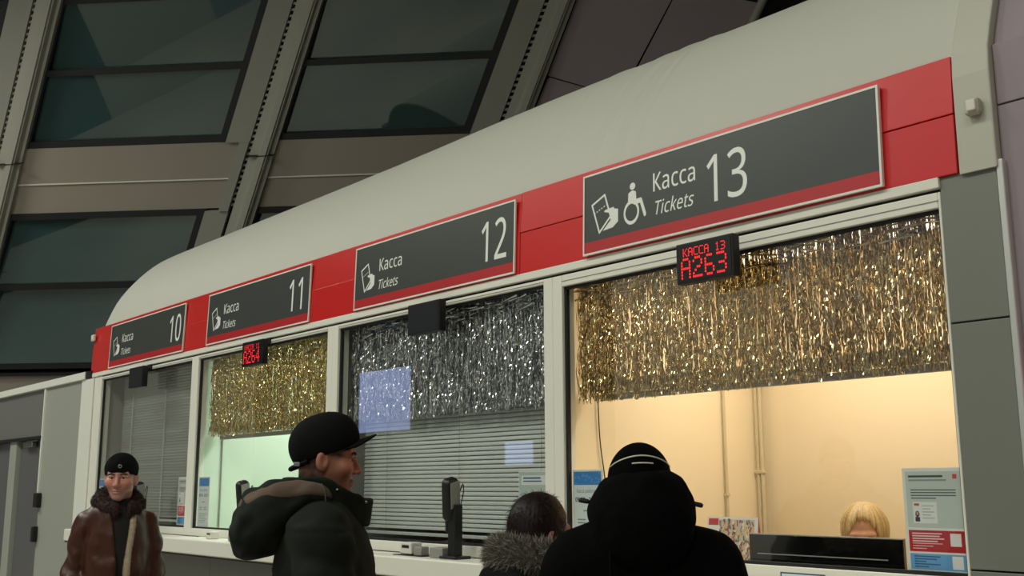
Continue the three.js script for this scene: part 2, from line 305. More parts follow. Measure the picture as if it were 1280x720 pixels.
SX.forEach(([a, b], i) => {
  const num = String(10 + i), w = b - a, h = 0.379;
  const tex = canvasTex(1024, 262, (c, W, H) => {
    c.fillStyle = '#393c39'; c.fillRect(0, 0, W, H);
    c.fillStyle = '#b3181c'; c.fillRect(0, H * 0.858, W, H * 0.142);
    c.fillStyle = '#e8e8e2';
    if (i === 3) {
      ticketIcon(c, W * 0.031, H * 0.28, W * 0.112, H * 0.5); wheelchairIcon(c, W * 0.166, H * 0.24, W * 0.086, H * 0.54);
      textBox(c, 'Касса', W * 0.277, H * 0.43, W * 0.168, H * 0.225, ''); textBox(c, 'Tickets', W * 0.283, H * 0.72, W * 0.148, H * 0.165, 'italic');
      textBox(c, num, W * 0.468, H * 0.745, W * 0.156, H * 0.55, '');
    } else {
      ticketIcon(c, W * 0.04, H * 0.28, W * 0.1, H * 0.48);
      textBox(c, 'Касса', W * 0.167, H * 0.46, W * 0.167, H * 0.2, ''); textBox(c, 'Tickets', W * 0.165, H * 0.76, W * 0.14, H * 0.15, 'italic');
      textBox(c, num, W * 0.81, H * 0.76, W * 0.158, H * 0.58, '');
    }
  });
  const t = thing('window_sign', ['grey ticket sign numbered 10 on the far left end of the red fascia', 'narrow-looking grey ticket sign 11, second from the far left end of the fascia', 'grey ticket sign 12 between a plain sign and the wheelchair sign', 'grey ticket sign numbered 13 with a wheelchair symbol, on the right of the red fascia'][i], 'sign', null, [(a + b) / 2, 2.58, 0.014]);
  t.rotation.x = -0.03;
  const z = i === 3 ? 0.016 : 0.008;
  part(t, 'sign_body', span(-w / 2 + 0.002, w / 2 - 0.002, 0.002, h - 0.002, 0, z - 0.001), M.frame);
  const face = new THREE.PlaneGeometry(w - 0.016, h - 0.016).translate(0, h / 2, z + 0.001);
  part(t, 'sign_face', face, phy(0xffffff, { map: tex, roughness: 0.38, clearcoat: 0.15, clearcoatRoughness: 0.25, bumpMap: brushTex, bumpScale: 0.0002 }));
  const bw = 0.0085;
  part(t, 'border', merge([span(-w / 2, w / 2, h - bw, h, z - 0.006, z + 0.003), span(-w / 2, w / 2, 0, bw, z - 0.006, z + 0.003), span(-w / 2, -w / 2 + bw, bw, h - bw, z - 0.006, z + 0.003), span(w / 2 - bw, w / 2, bw, h - bw, z - 0.006, z + 0.003)]), M.whiteTrim, 'thin white border');
});

// ------------------------------------------------------------------ queue displays
const GLYPH = {
  'К': '10001 10010 10100 11000 10100 10010 10001', 'А': '01110 10001 10001 11111 10001 10001 10001', 'С': '01111 10000 10000 10000 10000 10000 01111',
  '0': '01110 10001 10001 10001 10001 10001 01110', '1': '00100 01100 00100 00100 00100 00100 01110', '2': '01110 10001 00001 00110 01000 10000 11111', '3': '11110 00001 00001 01110 00001 00001 11110',
  '4': '00010 00110 01010 10010 11111 00010 00010', '6': '01110 10000 10000 11110 10001 10001 01110', ' ': '00000 00000 00000 00000 00000 00000 00000',
};
function dots(c, s, x, y, px, py, r) {
  for (const ch of s) { GLYPH[ch].split(' ').forEach((row, j) => { for (let i = 0; i < 5; i++) if (row[i] === '1') { c.beginPath(); c.ellipse(x + i * px, y + j * py, r * px, r * py, 0, 0, 7); c.fill(); } }); x += px * 6; }
}
function ledTex(top, bottom) {
  return canvasTex(512, 288, (c) => {
    c.fillStyle = '#000'; c.fillRect(0, 0, 512, 288); c.fillStyle = '#ff1a20';
    if (top) { dots(c, top, 62, 34, 8.6, 9.6, 0.42); dots(c, bottom, 44, 116, 19, 24, 0.4); }
  });
}
[[-8.50, null, null, 0], [-6.475, 'КАССА 11', 'А264', 1], [-4.525, null, null, 2], [-2.63, 'КАССА 13', 'А263', 3]].forEach(([x, top, bot, i]) => {
  const t = thing('queue_display', ['small dark queue display, switched off, above window 10', 'lit red queue display reading A264 above window 11', 'black queue display, switched off, above window 12', 'lit red queue display reading A263 above window 13'][i], 'display', null, [x, 2.345, 0.12]);
  part(t, 'case', rbox(0.285, 0.165, 0.045, 0.004, 0, 0.0825, -0.024), M.black);
  const tx = ledTex(top, bot);
  part(t, 'screen', new THREE.PlaneGeometry(0.27, 0.15).translate(0, 0.0825, 0.0005), top ? new THREE.MeshPhysicalMaterial({ color: 0x050505, roughness: 0.3, emissive: 0xffffff, emissiveMap: tx, emissiveIntensity: 2.2 }) : phy(0x17181a, { roughness: 0.35 }));
  part(t, 'bracket', merge([box(0.03, 0.03, 0.09, 0, 0.15, -0.085), box(0.08, 0.05, 0.006, 0, 0.165, -0.115)]), M.black);
});
{ const t = thing('wall_sensor', 'small white square sensor at the left end of the red fascia', 'sensor', null, [-9.845, 2.9, 0.01]); part(t, 'sensor_case', rbox(0.075, 0.06, 0.02, 0.006, 0, 0, 0.008), M.plasticWhite); part(t, 'sensor_lens', rbox(0.04, 0.03, 0.006, 0.002, 0, 0, 0.02), M.whiteTrim); }
{ const t = thing('motion_sensor', 'small white motion sensor on the beige rib right of sign 13', 'sensor', null, [-1.552, 2.776, 0.012]); part(t, 'sensor_case', rbox(0.05, 0.055, 0.035, 0.01, 0, 0, 0.0175), M.rib); part(t, 'sensor_lens', rbox(0.032, 0.04, 0.012, 0.006, 0.004, 0, 0.038), M.plasticWhite); }

// ------------------------------------------------------------------ foil fringe curtains
function fringe(x0, x1, top, bottomAt, z, count) {
  const pos = [], ix = [], jx = () => rr(-0.0006, 0.0006);
  const strip = (x, zz, y0, y1, w, ph, tw) => {
    const L = y0 - y1, n = Math.max(4, Math.round(L / 0.013)); const base = pos.length / 3;
    const cw = rr(0.5, 2.0), sway = rr(-0.012, 0.012); let ang = ph, dx = 0;
    for (let i = 0; i <= n; i++) {
      const u = i / n; ang += rr(-1, 1) * tw; dx += rr(-0.0012, 0.0012);
      const cx = x + dx + jx() + sway * u * u + 0.003 * Math.sin(u * 9 * cw + ph), cz = zz + 0.005 * Math.sin(u * 7 * cw + ph * 2) + rr(-0.0035, 0.0035), y = y0 - L * u;
      const ca = Math.cos(ang) * w / 2, sa = Math.sin(ang) * w / 2;
      pos.push(cx - ca, y, cz - sa, cx + ca, y, cz + sa);
      if (i < n) { const a = base + i * 2; ix.push(a, a + 1, a + 2, a + 1, a + 3, a + 2); }
    }
  };
  for (let k = 0; k < count; k++) {
    const x = lerp(x0, x1, (k + rnd()) / count), layer = rnd();
    strip(x, z - layer * 0.045, top - rr(0, 0.02), bottomAt(x) + rr(-0.022, 0.03) + (rnd() < 0.1 ? rr(0, 0.06) : 0), rr(0.0035, 0.0075), rr(-1.1, 1.1), 0.65);
  }
  for (let k = 0; k < count * 0.08; k++) {                              // strands wound around the string, slanting
    const x = rr(x0, x1), y = top - rr(0.0, 0.1), len = rr(0.04, 0.14), sl = rr(-0.4, 0.4), b = pos.length / 3, w = rr(0.004, 0.009), zz = z + rr(0.004, 0.012), q = rr(-0.004, 0.004);
    const ex = clamp(x + len, x0, x1);
    pos.push(x, y, zz + q, x, y - w, zz - q, ex, y + sl * len * 0.5, zz - q, ex, y + sl * len * 0.5 - w, zz + q); ix.push(b, b + 1, b + 2, b + 1, b + 3, b + 2);
  }
  const g0 = new THREE.BufferGeometry(); g0.setAttribute('position', new THREE.Float32BufferAttribute(pos, 3)); g0.setIndex(ix);
  const g = g0.toNonIndexed(); g.computeVertexNormals(); g.setAttribute('uv', new THREE.Float32BufferAttribute(new Float32Array(g.attributes.position.count * 2), 2)); return g;
}
[[1, goldFoil, 'gold foil fringe curtain above the pale green booth of window 11', -7.6, -5.72, () => 1.935, 950], [2, silverFoil, 'silver foil fringe curtain across the top of window 12', -5.6, -3.73, () => 1.945, 950], [3, goldFoil, 'wide gold foil fringe curtain above the cream booth of window 13', -3.61, -1.735, (x) => lerp(1.945, 1.955, (x + 3.6) / 1.9), 1150]].forEach(([i, m, label, x0, x1, f, n]) => {
  const t = thing('foil_curtain', label, 'curtain');
  part(t, 'foil_strands', fringe(x0 + 0.02, x1, 2.515, f, -0.1, n), m).userData.kind = 'stuff';
  part(t, 'string', tube([[x0 + 0.02, 2.5, -0.11], [(x0 + x1) / 2, 2.47, -0.11], [x1, 2.5, -0.11]], 0.004, 20, 6), m);
});

// ------------------------------------------------------------------ blinds
function slatGeo(w) {
  const sh = new THREE.Shape(); const n = 6; for (let i = 0; i <= n; i++) { const u = i / n * 2 - 1, x = u * 0.0125, y = 0.002 * (1 - u * u); i ? sh.lineTo(x, y) : sh.moveTo(x, y); } for (let i = n; i >= 0; i--) { const u = i / n * 2 - 1; sh.lineTo(u * 0.0125, 0.002 * (1 - u * u) - 0.0006); }
  return new THREE.ExtrudeGeometry(sh, { depth: w, bevelEnabled: false }).rotateY(Math.PI / 2).translate(-w / 2, 0, 0);
}
function blind(i, label, tilt, mat, drop, tape) {
  const [a, b] = WX[i], x0 = a + 0.02, x1 = b - 0.01, w = x1 - x0, z = -0.2;
  const t = thing('venetian_blind', label, 'blind', null, [(x0 + x1) / 2, 0, z]);
  part(t, 'head_rail', rbox(w, 0.035, 0.03, 0.004, 0, 2.53, 0), M.plasticGrey);
  const g = slatGeo(w); g.rotateX(tilt);
  const bottom = drop ? GB + 0.03 : i === 3 ? 1.955 : 1.915;
  if (drop) for (let y = 2.5; y > bottom + 0.02; y -= 0.0235) { const s = part(t, 'slat', g, mat); s.position.y = y; s.rotation.x = rr(-0.04, 0.04); s.rotation.z = rr(-0.0006, 0.0006); }
  else { const flat = slatGeo(w), l = []; for (let k = 0; k < 18; k++) l.push(flat.clone().translate(0, bottom + 0.02 + k * 0.0034, rr(-0.001, 0.001))); part(t, 'folded_slats', merge(l), mat); }
  part(t, 'bottom_rail', rbox(w, drop ? 0.018 : 0.03, 0.026, 0.004, 0, bottom, 0), drop ? mat : M.plasticGrey);
  for (const u of [-0.36, 0.02, 0.38]) part(t, 'cord', tape ? box(0.012, 2.5 - bottom, 0.0015, u * w, (2.5 + bottom) / 2, 0.0155) : cyl(0.001, 0.001, 2.5 - bottom, 6).translate(u * w, (2.5 + bottom) / 2, 0.015), tape ? M.slat : M.plasticGrey);
  part(t, 'wand', cyl(0.003, 0.003, 0.9, 8).translate(w * 0.46, 2.05, 0.025), M.plasticGrey);
}
blind(0, 'closed grey slatted blind with pale tapes behind window 10', -1.05, M.slat, true, true);
blind(1, 'raised grey blind under the gold fringe of window 11', 0, M.slat, false, false);
blind(2, 'closed pale grey slatted blind behind window 12', 1.2, M.slat, true, false);
blind(3, 'raised slatted blind behind the gold fringe of window 13', 0, M.slat, false, false);

// ------------------------------------------------------------------ booth lamps, pipes and things behind the glass
for (const [n, [x, z, w, d, i, col]] of Object.entries(BOOTH_LAMPS)) {
  const t = thing('booth_lamp', ['lamp strip on the ceiling of the pale green booth', 'lamp strip on the ceiling of the cream booth'][n === '11' ? 0 : 1], 'lamp', null, [x, 2.66, z]);
  part(t, 'lamp_housing', box(w + 0.04, 0.04, d + 0.04, 0, 0.02, 0), M.whiteTrim);
  part(t, 'lamp_diffuser', box(w, 0.008, d, 0, -0.003, 0), new THREE.MeshStandardMaterial({ color: 0x888888, emissive: col, emissiveIntensity: 2 }));
  const L = new THREE.RectAreaLight(col, i, w, d); L.position.y = -0.012; L.rotation.x = -Math.PI / 2; t.add(L);
}
{
  const t = thing('wall_conduit', 'thin beige conduit pipe on the cream wall, left of the thicker one', 'pipe', null, [-3.605, 0, -1.2]); part(t, 'pipe', cyl(0.009, 0.009, 2.68, 12).translate(0, 1.36, 0), M.pipe); for (const y of [1.5, 2.2]) part(t, 'clip', rbox(0.028, 0.016, 0.02, 0.004, 0, y, 0), M.pipe);
  const u = thing('wall_conduit', 'thicker pair of beige conduit pipes on the cream wall behind window 13', 'pipe', null, [-3.585, 0, -1.47]); for (const x of [-0.012, 0.014]) part(u, 'pipe', cyl(0.011, 0.011, 2.68, 14).translate(x, 1.36, 0), M.pipe); for (const y of [1.62, 2.12]) part(u, 'clip', rbox(0.06, 0.02, 0.03, 0.005, 0, y, 0), M.pipe);
  const c = thing('hanging_cable', 'thin black cable hanging inside window 13 at the left', 'cable'); part(c, 'wire', tube([[-3.61, 2.3, -0.255], [-3.612, 1.95, -0.26], [-3.612, 1.75, -0.27], [-3.612, 1.55, -0.3], [-3.612, 1.2, -0.3]], 0.003, 30, 6), M.cable);
  const d = thing('wall_cable', 'thin grey cable down the pale green wall in window 11', 'cable'); part(d, 'wire', cyl(0.006, 0.006, 2.0, 8).translate(-7.604, 1.7, -0.235), M.plasticGrey);
  const g = thing('privacy_board', 'wide black glossy board behind the lower glass of window 13', 'board', null, [-2.305, 1.192, -0.1]);
  part(g, 'board', rbox(0.65, 0.172, 0.018, 0.003, 0, 0.086, 0), M.blackGloss); part(g, 'ridge', rbox(0.55, 0.004, 0.006, 0.001, -0.01, 0.1, 0.01), M.plasticGrey); part(g, 'top_edge', rbox(0.65, 0.004, 0.02, 0.001, 0, 0.173, 0), M.plasticGrey);
  for (const s of [-1, 1]) part(g, 'foot', rbox(0.03, 0.012, 0.1, 0.003, s * 0.26, 0.006, 0), M.black);
}
{
  const pic = canvasTex(256, 224, (c, W, H) => {
    c.fillStyle = '#d9d6cf'; c.fillRect(0, 0, W, H); c.fillStyle = '#b3201f'; c.fillRect(6, 4, 52, 26);
    c.fillStyle = '#bfb09a'; c.fillRect(62, 8, 180, 200);
    for (let k = 0; k < 260; k++) { c.fillStyle = ['#8a4a34', '#caa46c', '#5a4b44', '#e0d6c4', '#9c3b34', '#6d7f86', '#d8b98a'][k % 7]; const x = 62 + rnd() * 176, y = 12 + rnd() * 190; c.save(); c.translate(x, y); c.rotate(rr(-0.6, 0.6)); c.fillRect(-2, -8, 4 + rnd() * 6, 8 + rnd() * 18); c.restore(); }
    c.fillStyle = '#333'; for (let k = 0; k < 4; k++) c.fillRect(10, 70 + k * 9, 40 - k * 6, 3);
  });
  const t = thing('desk_calendar', 'colourful desk calendar with red edge standing left of the black board', 'calendar', null, [-2.76, 1.192, -0.13], 0.12);
  const a = new THREE.BoxGeometry(0.235, 0.235, 0.003).translate(0, 0.117, 0).rotateX(-0.16);
  part(t, 'front_sheet', a, M.paper); part(t, 'printed_picture', new THREE.PlaneGeometry(0.23, 0.23).translate(0, 0.117, 0.0022).rotateX(-0.16), std(0xffffff, 0.45, 0, { map: pic }));
  part(t, 'back_sheet', new THREE.BoxGeometry(0.235, 0.235, 0.003).translate(0, 0.117, 0).rotateX(0.16).translate(0, 0, -0.075), std(0xa31518, 0.5));
  part(t, 'red_side', (() => { const sh = new THREE.Shape(); sh.moveTo(0, 0); sh.lineTo(0.075, 0); sh.lineTo(0.0375, 0.228); sh.closePath(); return new THREE.ExtrudeGeometry(sh, { depth: 0.002, bevelEnabled: false }).rotateY(Math.PI / 2).translate(0.116, 0, 0); })(), std(0xa31518, 0.5));
}
// ------------------------------------------------------------------ notices on the glass
const ln = (c, x, y, w, h) => c.fillRect(x, y, w, h);
function infoTex() {
  return canvasTex(256, 400, (c, W, H) => {
    c.fillStyle = '#d7dad2'; c.fillRect(0, 0, W, H); c.fillStyle = '#b9c3ba'; c.fillRect(8, 8, W - 16, 224);
    c.fillStyle = '#2f3432'; ln(c, 22, 24, 150, 8); c.fillStyle = '#848b86'; ln(c, 22, 40, 165, 7); c.fillStyle = '#c23a2c'; ln(c, 214, 20, 18, 18);
    c.fillStyle = '#3d4340'; for (let k = 0; k < 4; k++) ln(c, 28, 80 + k * 11, k === 3 ? 110 : 196, 4);
    c.fillStyle = '#d9ddd6'; ln(c, 34, 130, 104, 84); c.fillStyle = '#b6443c'; ln(c, 40, 136, 22, 9); c.fillStyle = '#2b2b2c'; c.beginPath(); c.ellipse(52, 178, 9, 12, 0, 0, 7); c.fill(); c.fillRect(42, 190, 20, 18); c.fillStyle = '#c4a08a'; c.beginPath(); c.ellipse(52, 176, 5, 7, 0, 0, 7); c.fill();
    c.fillStyle = '#9aa09b'; for (let k = 0; k < 5; k++) ln(c, 74, 144 + k * 12, 52 - (k % 2) * 16, 3);
    c.fillStyle = '#ab1a20'; c.fillRect(8, 242, W - 16, 84); c.fillStyle = '#e2c9c6'; for (let k = 0; k < 7; k++) ln(c, 22, 252 + k * 10, [130, 120, 138, 110, 130, 90, 60][k], k < 4 ? 5 : 3); c.fillStyle = '#dddcd6'; ln(c, 186, 252, 46, 50);
    c.fillStyle = '#5f9ccb'; c.fillRect(8, 334, W - 16, 62); c.fillStyle = '#25587f'; for (let k = 0; k < 5; k++) ln(c, 26, 342 + k * 10, [112, 96, 50, 110, 60][k], 5); c.fillStyle = '#dddcd6'; ln(c, 188, 340, 46, 50);
  });
}
function hoursTex() {
  return canvasTex(200, 340, (c, W, H) => {
    c.fillStyle = '#c9d2cf'; c.fillRect(0, 0, W, H); c.fillStyle = '#2f78b5'; c.fillRect(6, 4, W - 12, 58); c.fillStyle = '#4c92c8'; for (let k = 0; k < 20; k++) c.fillRect(10 + rnd() * 170, 8 + rnd() * 46, 12, 6);
    c.fillStyle = '#53605f'; c.font = '21px sans-serif'; c.fillText('Касса работает', 24, 96); c.fillStyle = '#1f2726'; c.font = 'bold 28px sans-serif'; c.fillText('09:00 - 20:15', 14, 136);
    c.fillStyle = '#7b8785'; c.fillRect(70, 170, 60, 6); for (let k = 0; k < 2; k++) { c.fillRect(30, 208 + k * 14, 54, 6); c.fillRect(106, 208 + k * 14, 60, 6); } for (let k = 0; k < 6; k++) c.fillRect(26, 252 + k * 12, 150 - (k % 3) * 20, 4);
  });
}
const infoMat = std(0xffffff, 0.55, 0, { map: infoTex() }), hoursMat = std(0xffffff, 0.55, 0, { map: hoursTex() });
function notice(label, x0, x1, y0, y1, mat, z = -0.034) {
  const w = x1 - x0, h = y1 - y0, t = thing('notice', label, 'notice', null, [(x0 + x1) / 2, (y0 + y1) / 2, z]);
  part(t, 'holder', rbox(w + 0.01, h + 0.01, 0.003, 0.001, 0, 0, -0.002), M.paper); part(t, 'printed_sheet', new THREE.PlaneGeometry(w, h).translate(0, 0, 0.0005), mat);
}
notice('information sheet with red and blue blocks on the glass of window 13', -1.93, -1.722, 1.27, 1.6, infoMat);
notice('opening hours sheet with blue top before the cream booth, beside the man in black', -3.555, -3.37, 1.27, 1.617, hoursMat);
notice('opening hours sheet with blue top before the pale green booth', -7.535, -7.36, 1.275, 1.62, hoursMat);
notice('information sheet with red and blue blocks on the right of window 10', -7.9, -7.705, 1.275, 1.62, infoMat);
notice('pale information sheet over the blind at the right of window 12', -3.93, -3.722, 1.275, 1.615, std(0xffffff, 0.55, 0, { map: canvasTex(200, 340, (c, W, H) => { c.fillStyle = '#a9b5ad'; c.fillRect(0, 0, W, H); c.fillStyle = '#cfd6d0'; c.fillRect(16, 16, W - 30, 44); c.fillStyle = '#3d5a74'; c.fillRect(28, 24, 120, 8); c.fillRect(28, 40, 126, 6); c.fillStyle = '#c6ccc6'; c.fillRect(30, 130, 40, 50); }) }));
notice('narrow blue-topped sheet at the left edge of window 10, behind the man in brown', -9.585, -9.43, 1.3, 1.62, hoursMat);
{ const t = thing('sticker', 'small white sticker with a dark blue outline under the black board', 'sticker', null, [-2.33, 1.222, 0.001]); part(t, 'backing', rbox(0.19, 0.03, 0.001, 0.0004), std(0x25507a, 0.5)); part(t, 'face', rbox(0.178, 0.02, 0.0012, 0.0004, 0, 0, 0.0004), M.paper); }

// ------------------------------------------------------------------ devices on the counter
function terminal(x, label) {
  const t = thing('payment_terminal', label, 'terminal', 'payment terminals on stands', [x, 1.202, 0.115]);
  part(t, 'base_plate', rbox(0.13, 0.014, 0.1, 0.004, 0, 0.007, 0), M.black);
  part(t, 'post', rbox(0.058, 0.25, 0.05, 0.006, 0.0, 0.135, 0), M.black);
  part(t, 'hinge_knob', cyl(0.014, 0.014, 0.012, 20).rotateX(Math.PI / 2).translate(-0.026, 0.245, 0.034), M.plasticWhite, 'pale round hinge knob');
  part(t, 'hinge_cap', cyl(0.006, 0.006, 0.016, 16).rotateX(Math.PI / 2).translate(-0.026, 0.245, 0.034), M.black);
  const head = new THREE.Group(); head.name = 'terminal_head'; head.position.set(-0.015, 0.29, 0.0); head.rotation.set(0.25, 0.1, -0.24); t.add(head);
  part(head, 'head_shell', rbox(0.07, 0.22, 0.085, 0.03, 0, 0.0, 0.02, 4), M.black);
  part(head, 'screen', rbox(0.005, 0.13, 0.062, 0.002, 0.034, 0.03, 0.02), M.plasticGrey);
  part(head, 'card_slot', rbox(0.02, 0.07, 0.06, 0.005, -0.005, -0.13, 0.02), M.black);
  part(t, 'cable', tube([[0.02, 0.26, -0.02], [0.04, 0.33, -0.02], [0.035, 0.36, -0.02], [0.02, 0.33, -0.015], [0.0, 0.28, -0.01]], 0.003, 20, 6), M.cable);
  part(t, 'paper_tray', rbox(0.11, 0.05, 0.09, 0.006, -0.1, 0.026, 0), M.plasticGrey);
  return t;
}
terminal(-4.24, 'black card payment terminal on a post before window 12');
terminal(-6.47, 'black payment terminal before window 11, behind the hood of the capped man');
terminal(-8.22, 'black payment terminal before window 10, behind the man in brown');
{
  const t = thing('card_reader', 'small pale box reader on the counter left of the window 12 terminal', 'reader', null, [-4.62, 1.202, 0.11]);
  part(t, 'body', rbox(0.1, 0.06, 0.07, 0.008, 0, 0.036, 0), M.plasticWhite); part(t, 'slot', box(0.06, 0.014, 0.004, 0, 0.045, 0.035), M.black); part(t, 'side_block', rbox(0.07, 0.045, 0.05, 0.006, 0.09, 0.0245, 0), M.plasticGrey); part(t, 'mat', rbox(0.26, 0.004, 0.09, 0.001, 0.03, 0.002, 0), M.black);
  const u = thing('card_reader', 'small pale box reader at the left of the window 11 counter', 'reader', null, [-6.98, 1.202, 0.1]);
  part(u, 'body', rbox(0.09, 0.05, 0.06, 0.008, 0, 0.026, 0), M.plasticWhite); part(u, 'slot', box(0.05, 0.01, 0.004, 0, 0.035, 0.03), M.black);
}

// ------------------------------------------------------------------ grey wall with door left of the kiosk
{
  const w = struct('wall_front');
  part(w, 'corner_post', span(-10.09, -9.785, 0, 2.53, -0.12, 0.012, 0.004), M.whiteTrim);
  part(w, 'wall_panel', span(-11.13, -10.095, 0, 2.53, -0.1, 0.0, 0.003), M.panel);
  part(w, 'wall_panel', span(-12.9, -11.15, 2.06, 2.53, -0.12, -0.01, 0.003), M.panelDark);
  part(w, 'wall_panel', span(-15.5, -12.9, 0, 2.53, -0.12, -0.01, 0.003), M.panelDark);
  part(w, 'top_rail', span(-15.5, -9.98, 2.53, 2.6, -0.12, 0.03, 0.006), M.whiteTrim);
  part(w, 'rail_end', span(-9.98, -9.83, 2.535, 2.6, -0.12, 0.02), M.black);
  part(w, 'white_strip', span(-11.16, -11.13, 1.5, 2.53, -0.05, 0.02, 0.004), M.whiteTrim);
  part(w, 'dark_strip', span(-11.16, -11.13, 0, 1.5, -0.05, 0.0, 0.003), M.panelDark);
  part(w, 'clip', span(-11.16, -11.05, 1.36, 1.5, 0.0, 0.05, 0.01), M.black); part(w, 'clip', span(-11.16, -11.09, 1.03, 1.18, 0.0, 0.05, 0.01), M.black);
  part(w, 'roof_slab', span(-15.5, -9.9, 2.45, 2.53, -3, -0.12), M.panelDark);
  const d = struct('door_1');
  part(d, 'door_frame', span(-12.25, -12.02, 0, 2.06, -0.12, 0.0, 0.004), M.panel); part(d, 'door_frame', span(-12.9, -11.15, 2.03, 2.062, -0.1, 0.03, 0.004), M.black); 
  part(d, 'door_leaf', span(-12.0, -11.17, 0.02, 2.03, -0.09, -0.045, 0.004), std(0x5c5b5e, 0.35)); part(d, 'door_leaf', span(-12.9, -12.26, 0.02, 2.03, -0.09, -0.045, 0.004), std(0x5c5b5e, 0.35));
  part(d, 'door_closer', rbox(0.3, 0.055, 0.05, 0.01, -11.6, 1.985, -0.01), M.steel); part(d, 'closer_arm', rbox(0.34, 0.012, 0.012, 0.003, -11.45, 2.018, 0.015), M.steel);
}
// mauve wall and lightbox right of the kiosk
{
  const w = struct('wall_side');
  for (const [a, b] of [[0, 1.45], [1.455, 2.775], [2.78, 2.99]]) part(w, 'wall_panel', span(-1.495, 3.5, a, b, -0.2, -0.02, 0.003), M.purple);
  part(w, 'curved_panel', solidVault(-1.494, 3.5, 4, 40, 0.0, 0.05), M.purple);
  const t = thing('neon_strip', 'upright pink light strip on the mauve wall, out of view to the right', 'lamp', null, [-0.55, 1.9, -0.05]);
  part(t, 'strip_back', rbox(0.06, 0.5, 0.03, 0.006), M.plasticWhite);
  part(t, 'strip_light', rbox(0.04, 0.46, 0.02, 0.006, 0, 0, 0.02), new THREE.MeshStandardMaterial({ color: 0x442233, emissive: 0xff3f9a, emissiveIntensity: 2.2 }));
  const L = new THREE.PointLight(0xff5fb0, 0.12, 6); L.position.set(0, 0, 0.08); t.add(L);
}
// screens on the wall behind the camera that the glass of window 12 mirrors
[[-19.5, 3.4, 2.0, 1.35, 'wide glowing blue screen on the wall behind the camera', 1.35], [-15.0, 2.15, 0.8, 0.42, 'small glowing blue screen on the wall behind the camera', 1.5]].forEach(([x, y, w, h, label, e]) => {
  const t = thing('wall_screen', label, 'screen', null, [x, y, 9.56]);
  part(t, 'screen_case', rbox(w + 0.08, h + 0.08, 0.06, 0.01), M.black);
  const f = new THREE.PlaneGeometry(w, h).rotateY(Math.PI).translate(0, 0, -0.032); part(t, 'screen_face', f, new THREE.MeshStandardMaterial({ color: 0x111111, emissive: 0xb4c2ee, emissiveIntensity: e }));
  const L = new THREE.RectAreaLight(0x9db6ff, 1.0, w, h); L.position.z = -0.05; t.add(L);
});

// ------------------------------------------------------------------ people: smooth-joined fields, meshed with surface nets
const smin = (a, b, k) => { const h = Math.max(k - Math.abs(a - b), 0) / k; return Math.min(a, b) - h * h * k * 0.25; };
const smax = (a, b, k) => -smin(-a, -b, k);
function cap3(x, y, z, ax, ay, az, bx, by, bz, ra, rb) {
  const dx = bx - ax, dy = by - ay, dz = bz - az, px = x - ax, py = y - ay, pz = z - az;
  const t = clamp((px * dx + py * dy + pz * dz) / (dx * dx + dy * dy + dz * dz), 0, 1);
  return Math.hypot(px - dx * t, py - dy * t, pz - dz * t) - (ra + (rb - ra) * t);
}
function ell(x, y, z, cx, cy, cz, rx, ry, rz) {
  const px = (x - cx) / rx, py = (y - cy) / ry, pz = (z - cz) / rz, k0 = Math.hypot(px, py, pz), k1 = Math.hypot(px / rx, py / ry, pz / rz);
  return k1 < 1e-9 ? -Math.min(rx, ry, rz) : k0 * (k0 - 1) / k1;
}
